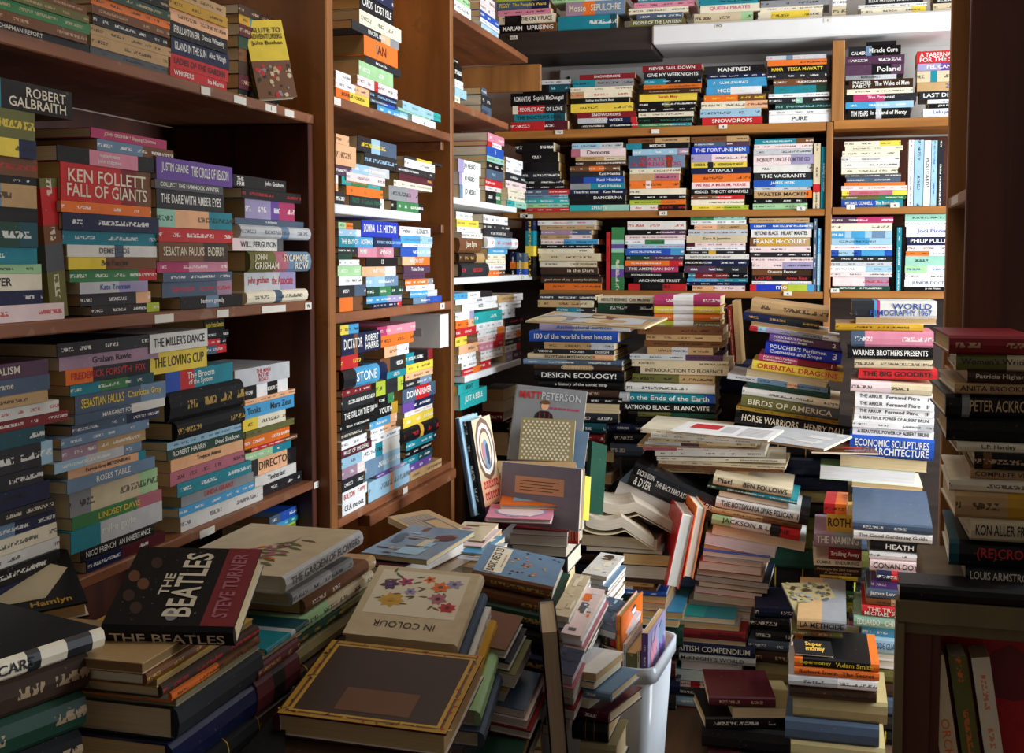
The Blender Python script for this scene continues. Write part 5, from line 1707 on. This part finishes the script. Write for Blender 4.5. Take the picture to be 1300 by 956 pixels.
def art(g, b, W, H):
    put(g, b, rect(0, 0, W, H*.34), PAL['peach'], .0004); put(g, b, rect(0, 0, W, H*.06), PAL['plum'], .0005)
    for k, (r1, c) in enumerate(((.5, 'brown'), (.42, 'offwhite'), (.34, 'brown'), (.28, 'beige'))): put(g, b, ell(W*.5, H*.66, W*r1*.95, H*r1*.68), PAL[c], .0006+.0001*k)
    put(g, b, ell(W*.5, H*.6, W*.16, H*.17), PAL['steel'], .0012); put(g, b, ell(W*.56, H*.6, W*.08, H*.12), PAL['navy'], .0014); put(g, b, ell(W*.36, H*.64, W*.07, H*.1), PAL['rose'], .0015)
    for v0, v1 in ((.24, .32), (.12, .2)):
        for q in range(6): put(g, b, rect(W*(.12+.13*q), H*v0, W*(.22+.13*q), H*v1), PAL['red'], .0007); put(g, b, rect(W*(.15+.13*q), H*(v0+.02), W*(.19+.13*q), H*(v1-.03)), PAL['peach'], .0008)
nn = (RT*.80-F0*.6+ZV*.13).normalized()
qpx((617, 651), (640, 641), (598, 534), 2.74, nn, .028, 'black', 'illustrated hardback with black spine leaning against the tall bookcase', GD, cover='beige', hard=True, ink=INK['w'], art=printed(art))
qpx((603, 655), (625, 645), (583, 531), 2.735, nn, .012, 'slate', 'slim slate blue book leaning left of the illustrated hardback', GD, cover='lightblue', hard=True, streak=False)
# annuals
def art(g, b, W, H):
    put(g, b, ell(W*.5, H*.5, W*.4, H*.36, 0, 24), PAL['lavender']); put(g, b, ell(W*.5, H*.5, W*.36, H*.3, 0, 24), PAL['palepink'], .0008)
    blobs(('mauve', 'lavender', 'brown', 'white'), 9, 3, (.35, .35, .65, .65))(g, b, W, H)
qpx((617, 657), (700, 660), (637, 640), 2.66, face_up(6), .010, 'pink', 'pink annual with an oval picture, lying below the orange annual', GT, hard=True, cover='pink', ink=INK['r'], art=printed(art), streak=False, page=rgb('b8ab98'))
def art(g, b, W, H):
    put(g, b, rect(W*.2, H*.3, W*.68, H*.78), PAL['lightblue']); blobs(('brown', 'darkgrey', 'white', 'steel'), 8, 6, (.3, .4, .6, .7), .03, .07)(g, b, W, H)
qpx((635, 640), (712, 642), (645, 626), 2.72, face_up(8), .010, 'orange', 'orange annual with a small blue picture, on top of the pink annual', GT, hard=True, cover='orange', ink=INK['r'], art=printed(art), streak=False, page=rgb('b8ab98'))
# map on the design stack, loose magazines, folio
def art(g, b, W, H):
    put(g, b, rect(W*.03, H*.04, W*.97, H*.96), PAL['tan'], .0004); blobs(('beige', 'tan', 'olive', 'grey', 'brown', 'lightgrey'), 24, 11)(g, b, W, H)
qpx((667, 407), (819, 416), (683, 394), 3.30, face_up(5), .005, 'beige', 'cream map folder lying on top of the design book stack', 'loose sheets', kind='magazine', cover='beige', art=printed(art), streak=False)
def art(g, b, W, H):
    put(g, b, rect(W*.12, H*.45, W*.42, H*.85), PAL['red']); put(g, b, rect(W*.46, H*.3, W*.6, H*.8), PAL['lightgrey'])
    for k in range(8): put(g, b, rect(W*.66, H*(.15+.09*k), W*.93, H*(.17+.09*k)), PAL['grey'])
qpx((850, 547), (975, 559), (866, 534), 3.08, face_up(3), .005, 'white', 'white magazine with a red picture on the heap of old magazines', 'loose sheets', kind='magazine', art=printed(art), streak=False)
qpx((948, 556), (1046, 570), (938, 534), 3.12, face_up(5, -2), .006, 'lightgrey', 'large pale grey folio lying on the heap right of the white magazine', 'loose sheets', kind='magazine', art=printed(collage(('lightgrey', 'offwhite', 'lightgrey', 'white'), 10, 13)), streak=False)
qpx((1030, 573), (1115, 575), (1045, 560), 3.1, face_up(3), .006, 'brown', 'brown picture magazine under the white volumes', 'loose sheets', kind='magazine', art=printed(collage(('white', 'darkbrown', 'red'), 10, 14)), streak=False)
# landscape cover, black and orange cover
def art(g, b, W, H): blobs(('olive', 'darkgrey', 'grey', 'khaki', 'darkbrown'), 70, 15, (.08, .35, .95, .97), .02, .09)(g, b, W, H)
qpx((1012, 783), (1075, 785), (992, 740), 2.72, face_up(14), .006, 'grey', 'dim grey landscape print lying on the large flat book', 'loose sheets', kind='magazine', cover='khaki', art=printed(art), streak=False)
def art(g, b, W, H):
    ctext(g, b, 'Super', W*.3, W*.75, H*.5, H*.85, PAL['gold'], .03); ctext(g, b, 'money', W*.3, W*.8, H*.15, H*.48, PAL['gold'], .03)
qpx((1009, 829), (1058, 833), (1010, 811), 2.6, face_up(22), .004, 'orange', 'black dust jacket with yellow lettering lying on the orange spine', 'loose sheets', kind='magazine', cover='black', art=printed(art), streak=False)
# two books leaning upright in the heap, pages to the left
def lean(px_bot, px_top, d, wpx, spec, pg, label, depth=.2):
    P0 = at_depth(px_bot[0], px_bot[1], d); P1 = on_plane(px_top[0], px_top[1], P0, -F0); up = (P1-P0); H = up.length; up.normalize(); T = wpx*d/FPX
    x = -up; y = -F0; y = (y-x*y.dot(x)).normalized(); z = x.cross(y)
    add_book(Matrix.Translation(P1+F0*depth) @ Matrix((x, y, z)).transposed().to_4x4(), H, depth, T, spec, INK['k'], None, True, page=rgb(pg), label=label, group='books leaning in the heap', streak=False)
lean((880, 735), (897, 645), 2.98, 13, 'orange', 'e4d8c4', 'orange-covered book leaning upright in the heap, pages outwards')
lean((862, 748), (882, 655), 2.97, 17, 'red', 'e9e4dc', 'red-covered book leaning upright with white pages, left of the orange one')
# floppy open paperback: a curved block of pages
def floppy(cx_, cy_, d, w, h, label):
    o = at_depth(cx_, cy_, d); n = 24; A_ = empty('paperback_book', o); tag(A_, label, 'paperback', 'books in the heap')
    def sheet(off, th, colr, nm, mat):
        g = Geo()
        for i in range(n+1):
            t = i/n; a = -2.2+2.6*t; r = .075-off
            x = math.cos(a)*r*1.3 if t < .45 else math.cos(-2.2+2.6*.45)*r*1.3+(t-.45)*w*1.5; z = .06+math.sin(a)*r if t < .45 else .06+math.sin(-2.2+2.6*.45)*r-(t-.45)*.10
            for dz in (0, th):
                for k in (0, 1): g.v.append(tuple(RT*x+F0*(k*h)+ZV*(z+dz)))
        for i in range(n):
            q = i*4
            for f in ((q, q+4, q+6, q+2), (q+1, q+3, q+7, q+5), (q+2, q+6, q+7, q+3), (q, q+1, q+5, q+4)): g.face(f, colr, [(.01*i, 0), (.01*i+.01, 0), (.01*i+.01, th), (.01*i, th)])
        g.face((0, 2, 3, 1), colr); q = n*4; g.face((q, q+1, q+3, q+2), colr)
        part(nm, g, mat, A_)
    sheet(.012, .026, rgb('cfc2ac'), 'page_block', M_PAGE); sheet(.0, .003, PAL['beige'], 'cover', M_COVER)
floppy(785, 652, 3.05, .12, .16, 'bent open paperback curling upwards below the slanted books')
floppy(768, 672, 3.0, .1, .15, 'flatter bent paperback lying beneath the curling one')
# ---- upright spines on the shelves
def upright(fn, P, crop, x0, x1, yt, yb, spec, ink, label, text=None, d=.13, lean_=0, shelf=None):
    ox, oy, k = CROPS[crop]; a = fn(ox+x0/k, oy+yt/k, P); b_ = fn(ox+x1/k, oy+yt/k, P); c = fn(ox+x0/k, oy+yb/k, P)
    zb = Z[shelf]+(.0055 if fn is on_y and a.x > xr_post else .001) if shelf else c.z
    if fn is on_y: R = Matrix((-ZV, Vector((0, 1, 0)), Vector((1, 0, 0)))); T = abs(b_.x-a.x)
    else: R = Matrix((-ZV, Vector((-1, 0, 0)), Vector((0, 1, 0)))); T = abs(b_.y-a.y)
    M = Matrix.Translation(Vector((a.x, a.y, zb))) @ Matrix.Rotation(math.radians(lean_), 4, 'Y' if fn is on_y else 'X') @ Matrix.Translation(Vector((0, 0, a.z-zb))) @ R.transposed().to_4x4()
    add_book(M, a.z-zb, d, T-.0006, spec, INK.get(ink), text, label=label, group='upright books between the stacks')
UP3 = (('c8', 614, 645, 645, 'beige:5,red:1,beige:2', 'k', 'beige paperback standing upright beside the left side of the shelf post', None, 'V3'), ('c8', 648, 672, 660, 'teal', 'w', 'teal paperback standing upright against the shelf post', 'a sapling or a wonder', 'V3'),
 ('c8', 1042, 1066, 630, 'white', 'k', 'white paperback standing first in the upright row right of the pale stack', None, 'V3'), ('c8', 1068, 1110, 630, 'lightblue', 'k', 'pale blue paperback standing second in the upright row', None, 'V3'), ('c8', 1112, 1143, 632, 'white', 'k', 'white paperback with large black title standing in the upright row', 'POSTCARDS', 'V3'),
 ('c8', 1145, 1171, 632, 'lightblue', 'b', 'narrow pale blue paperback standing in the upright row', None, 'V3'), ('c8', 1173, 1200, 634, 'charcoal', 'w', 'charcoal paperback standing at the end of the upright row', None, 'V3'),
 ('d1', 802, 822, 170, 'red', 'k', 'thin red book standing upright left of the green ornate one', None, 'V4'), ('d1', 828, 888, 148, 'green:3,mint:1,purple:1,mint:1,green:3,mint:1,purple:2,green:3', 'c', 'green ornate book standing upright on the fourth back shelf', None, 'V4'),
 ('d2', 626, 642, 100, 'slate', 'w', 'slate blue book standing upright by the shelf post', None, 'V4'), ('d2', 644, 660, 145, 'skyblue:4,lightblue:5,teal:1', 'w', 'pale blue book standing upright against the shelf post', None, 'V4'),
 ('d2', 1008, 1030, 140, 'teal', 'w', 'teal book standing upright between the two stacks right of the post', None, 'V4'))
for crop, x0, x1, yt, spec, ink, lab, tx, sh in UP3: upright(on_y, YB+.006, crop, x0, x1, yt, yt+100, spec, ink, lab, tx, .125, 0, sh)
upright(on_y, YB-.03, 'd1', 410, 450, 115, 385, 'navy:2,teal:3,yellow:2,black:4', 'y', 'colourful book standing upright in the corner by the white shelf', None, .12)
upright(on_y, YB-.08, 'd1', 335, 362, 268, 382, 'navy:4,orange:3,black:3', 'w', 'small navy and orange book standing in the corner on the white shelf', None, .06)
upright(on_y, YB-.08, 'd1', 366, 404, 272, 382, 'slate:4,gold:3,blue:3', 'w', 'small slate and gold book standing in the corner on the white shelf', None, .06)
upright(on_x, XL1-.012, 'c2', 190, 262, 85, 655, 'olive:1,red:4,brown:2,darkgrey:3,olive:5', 'c', 'tall worn book standing upright between the first two stacks of the left bookcase', None, .16, 5, 'S2')
for k, (x0_, x1_, yt, sp) in enumerate(((916, 922, 385, 'black'), (923, 930, 392, 'charcoal'), (931, 937, 388, 'darkred'), (938, 945, 382, 'tan'))):
    upright(on_y, 3.66, 'im', x0_, x1_, yt, 480, sp, 't', f"{WORD.get(sp, sp)} book standing upright between the newspaper stack and the tilted stack", None, .15, -5)
for k in range(9): add_book(Matrix.Translation(Vector((bX(908)+.012+.004*(k % 3), 3.655, .0006+k*.0925))), .2, .19, .092, ('black', 'darkbrown', 'navy')[k % 3], None, None, True, where=f"{ORD[k]} from floor, dark column behind the newspaper stack", group='dark column behind the newspaper stack', streak=False)
# paperback leaning with its cover shown on top of the left bookcase
P0 = on_x(329, 126, XL1-.035); P0.z = max(P0.z, Z['S1']+.001)
def art(g, b, W, H):
    put(g, b, rect(0, 0, W, H*.48), PAL['brown'], .0004)
    for k, (s, v) in enumerate((('SALUTE TO', .84), ('ADVENTURERS', .76), ('John Buchan', .67))): ctext(g, b, s, W*.08, W*.92, H*v, H*(v+.065), PAL['black'], .01)
    blobs(('darkbrown', 'beige', 'red', 'tan', 'charcoal', 'grey'), 34, 21, (.05, .03, .95, .45), .03, .09)(g, b, W, H)
n = Vector((.80, -.58, .14)).normalized()
qpx((329, 126), (381, 141), (308, 26), P0, n, .018, 'olive', 'old yellow paperback leaning with its cover shown on top of the left bookcase', 'books on display', cover='yellow', ink=INK['y'], art=printed(art))
# white carton on the bottom shelf stack
p = on_x(559, 442, XL2-.004); q = on_x(559, 401, XL2-.004)
org = Vector((XL2-.075, p.y+.036, p.z)); A = empty('carton', org); tag(A, 'white cardboard carton resting on the third stack of the tall bookcase', 'box')
hz = q.z-p.z
g = Geo()
for a, b_ in (((-.07, -.036, 0), (.07, -.034, hz)), ((-.07, .034, 0), (.07, .036, hz)), ((-.07, -.034, 0), (-.068, .034, hz)), ((.068, -.034, 0), (.07, .034, hz)), ((-.068, -.034, 0), (.068, .034, .002))): g.box(a, b_)
part('carton_body', g, M_WHITE, A); part('flap', Geo().box((-.07, -.036, hz+.0005), (.07, .036, hz+.0025)), M_WHITE, A); part('stamp', Geo().box((-.02, -.0368, hz*.35), (.02, -.0362, hz*.6)), plain('grey_stamp', 'b9b4ae', .7), A)
# ---- open-front cabinet under the tall dark stack at the right edge
ct = .687; cl = on_z(1138, 761, ct); x0, y0 = cl.x, cl.y; x1, y1 = x0+.45, y0+.34; xb = on_z(1184, 761, ct).x
org = Vector((x0+.2, y0+.15, 0)); A = empty('small_cabinet', org); tag(A, 'small dark tan open-front cabinet at the lower right, under the tall dark stack', 'cabinet')
M_TAN = wood('tan_cabinet_wood', '6b5c3c', '84724c', (10, 10, 1.5), .55)
bx('top_rail', (x0, y0, ct-.032), (x1, y0+.03, ct), M_TAN, A, org, .002); bx('stile', (x0, y0, 0), (x0+.012, y0+.03, ct-.0325), M_TAN, A, org, .002); bx('top_board', (xb, y0+.0305, ct-.02), (x1, y1, ct), M_TAN, A, org, .002)
bx('side_panel', (xb, y0+.0305, 0), (xb+.014, y1, ct-.0205), M_WOOD_D, A, org, .002); bx('side_panel', (x1-.014, y0+.0305, 0), (x1, y1, ct-.0205), M_TAN, A, org, .002)
bx('back_panel', (xb+.0145, y1-.01, 0), (x1-.0145, y1, ct-.0205), M_WOOD_D, A, org); bx('shelf', (x0+.0125, y0+.002, .30), (x1-.0145, y0+.03, .312), M_TAN, A, org, .001); bx('shelf', (xb+.0145, y0+.031, .30), (x1-.0145, y1-.0105, .312), M_TAN, A, org, .001)
bx('inner_rail', (x0+.0125, y0+.014, ct-.05), (x1-.0145, y0+.026, ct-.0326), M_TAN, A, org, .001); bx('left_filler', (x0+.0125, y0+.02, .3125), (xb, y0+.0295, ct-.051), M_WOOD_D, A, org, 0)
add_book(Matrix.Translation(Vector((x0+.004, y0+.004, ct+.0005))), .3, .06, .0215, 'black', INK['g'], None, True, label='narrow black book lying under the tall dark stack on the small cabinet', group='books in the small cabinet', streak=False)
qbook(Vector((xb+.02, y0+.11, .3135)), Vector((1, 0, 0)), Vector((-.05, -1, .08)), .24, .32, .01, 'red', 'large red book standing inside the small cabinet', 'books in the small cabinet', cover='red', art=printed(blobs(('rose', 'red', 'darkred'), 8, 30)), streak=False, hard=True)
for k, (sp, lbl) in enumerate((('beige', 'beige spine with orange title leaning inside the small cabinet'), ('olive', 'olive spine leaning inside the small cabinet'), ('cream', 'cream spine leaning inside the small cabinet'))):
    M = Matrix.Translation(Vector((xb+.04+.03*k, y0+.035+.004*k, .3135))) @ Matrix.Rotation(math.radians(-9), 4, 'Y') @ Matrix.Translation(Vector((0, 0, .29))) @ Matrix((-ZV, Vector((0, 1, 0)), Vector((1, 0, 0)))).transposed().to_4x4()
    add_book(M, .285, .06, .024, sp, INK['o'], 'ORCHARDS' if k == 0 else None, label=lbl, group='books in the small cabinet')
# stacks inside the dark bookcase, spines facing into the aisle
r = random.Random(40)
for zi, z0 in enumerate(ZR[:3]):
    z = z0+.001; k = 0
    while z < z0+(.26 if zi else .3):
        T = r.uniform(.012, .028); sp = r.choice(('darkbrown', 'charcoal', 'olive', 'tan', 'maroon', 'grey', 'beige', 'black')); k += 1
        R = Matrix((Vector((0, -1, 0)), Vector((1, 0, 0)), ZV)).transposed().to_4x4()
        add_book(Matrix.Translation(Vector((XR+.022+r.uniform(0, .008), 2.215+r.uniform(-.004, .004), z)) ) @ R, .2, .13, T-.0004, sp, INK['t'], None, where=f"book {ORD[k % 17]} up on the {('top', 'middle', 'lower')[zi]} shelf of the dark bookcase", group='books in the dark bookcase')
        z += T
# ------------------------------------------------------------------ link every book: the 300 of a kind that show largest as objects, the rest as one
def title_geo(b, y):
    g = Geo(); c = b['tcol'] or b['ink'] or INK['w']; Ln, T = b['L'], b['T']
    segs = b['text'].split('|'); ws = [max(2, max(len(q) for q in s.split('/'))) for s in segs]; tot = sum(ws)+1.5*(len(ws)-1); x = Ln*.06; W = Ln*.88
    for s, w in zip(segs, ws):
        x1 = x+W*w/tot; lines = s.split('/'); m = len(lines); zz = T*.86 if m > 1 else T*.78; z0 = T*.08 if m > 1 else T*.24
        for q, line in enumerate(lines):
            if line: 
                h = (zz-z0)/m; put_text(g, line, x, x1, zz-h*(q+1)+h*.1, zz-h*q, y, c, b['bold'], 'c' if len(segs) == 1 else ('l' if s is segs[0] else 'r'))
        x = x1+W*1.5/tot
    return g
def px_area(b):
    P = [b['M'] @ Vector(p) for p in ((0, 0, 0), (b['L'], 0, 0), (b['L'], 0, b['T']), (0, 0, b['T']), (b['L'], b['D'], b['T']), (0, b['D'], b['T']))]
    q = [proj(p)[:2] for p in P]
    def ar(i): 
        s = 0
        for u, v in zip(i, i[1:]+i[:1]): s += min(max(q[u][0], 0), 1300)*min(max(q[v][1], 0), 956)-min(max(q[v][0], 0), 1300)*min(max(q[u][1], 0), 956)
        return abs(s)/2
    return ar([0, 1, 2, 3])+ar([3, 2, 4, 5])*.6
def words(b):
    ns = []
    for n, w in sorted(b['bands'], key=lambda t: -t[1]):
        wd = WORD.get(n, n)
        if wd not in ns: ns.append(wd)
    return ns[0] if len(ns) == 1 else ' and '.join(ns[:2])
KIND = dict(hardback_book='hardback', paperback_book='paperback', magazine='magazine')
LIMIT = 300
USED = set()
def make_label(b, size, kind):
    wh = b['where'].replace(' in the ', ', ').replace(' on the ', ', ').replace('top of the ', 'top of ', 1).replace(' of the ', ' of ').replace('low in the', 'low in')
    ws = words(b).split(' and '); opts = []
    for sz in (size, ''):
        for cw in (' and '.join(ws), ws[0]): opts.append(f"{sz}{cw} {KIND[kind]}, {wh}")
    for q in opts:
        if len(q.split()) <= 16 and q not in USED: USED.add(q); return q
    for q in opts[::-1]:
        q2 = q+', lower one'
        if len(q2.split()) <= 16 and q2 not in USED: USED.add(q2); return q2
    return opts[-1]
by = {}
for b in BOOKS: b['px'] = px_area(b)*(.03 if b.get('hid') else 1)+(1e6 if b['label'] else 0); by.setdefault(b['kind'], []).append(b)
used = set()
for kind, lst in by.items():
    lst.sort(key=lambda b: -b['px']); rest = lst[LIMIT:]
    for b in lst[:LIMIT]:
        g, t, bulge = cover_geo(b['L'], b['D'], b['T'], b['bands'], b['ink'], b['hard'], b['cover'], b['seed'], b['streak'])
        root = empty(kind, (0, 0, 0)); root.matrix_world = b['M']
        size = 'thick ' if b['T'] > .036 else ('thin ' if b['T'] < .0135 else '')
        lab = b['label'] or make_label(b, size, kind)
        tag(root, lab, KIND[kind] if kind != 'magazine' else 'magazine', b['group'])
        c = part('cover', g, b['mat'], root)
        part('page_block', page_geo(b['L'], b['D'], b['T'], t, b['hard'], b['page']), M_PAGE, root)
        if b['text']: part('spine_lettering', title_geo(b, -bulge-.0005), M_INK, c)
        if b['art']: b['art'](b, root, c)
    if rest:
        G = Geo()
        for b in rest:
            g, t, bulge = cover_geo(b['L'], b['D'], b['T'], b['bands'], b['ink'], b['hard'], b['cover'], b['seed'], b['streak'])
            G.add(g, b['M'], 0); G.add(page_geo(b['L'], b['D'], b['T'], t, b['hard'], b['page']), b['M'], 1)
            if b['text']: G.add(title_geo(b, -bulge-.0005), b['M'], 2)
        o = link('small_paperbacks' if kind == 'paperback_book' else 'small_'+KIND[kind]+'s', G.mesh('paperbacks', [M_COVER, M_PAGE, M_INK])); o['kind'] = 'stuff'
        tag(o, 'remaining small '+KIND[kind]+'s stacked among the others on the shelves', KIND[kind])
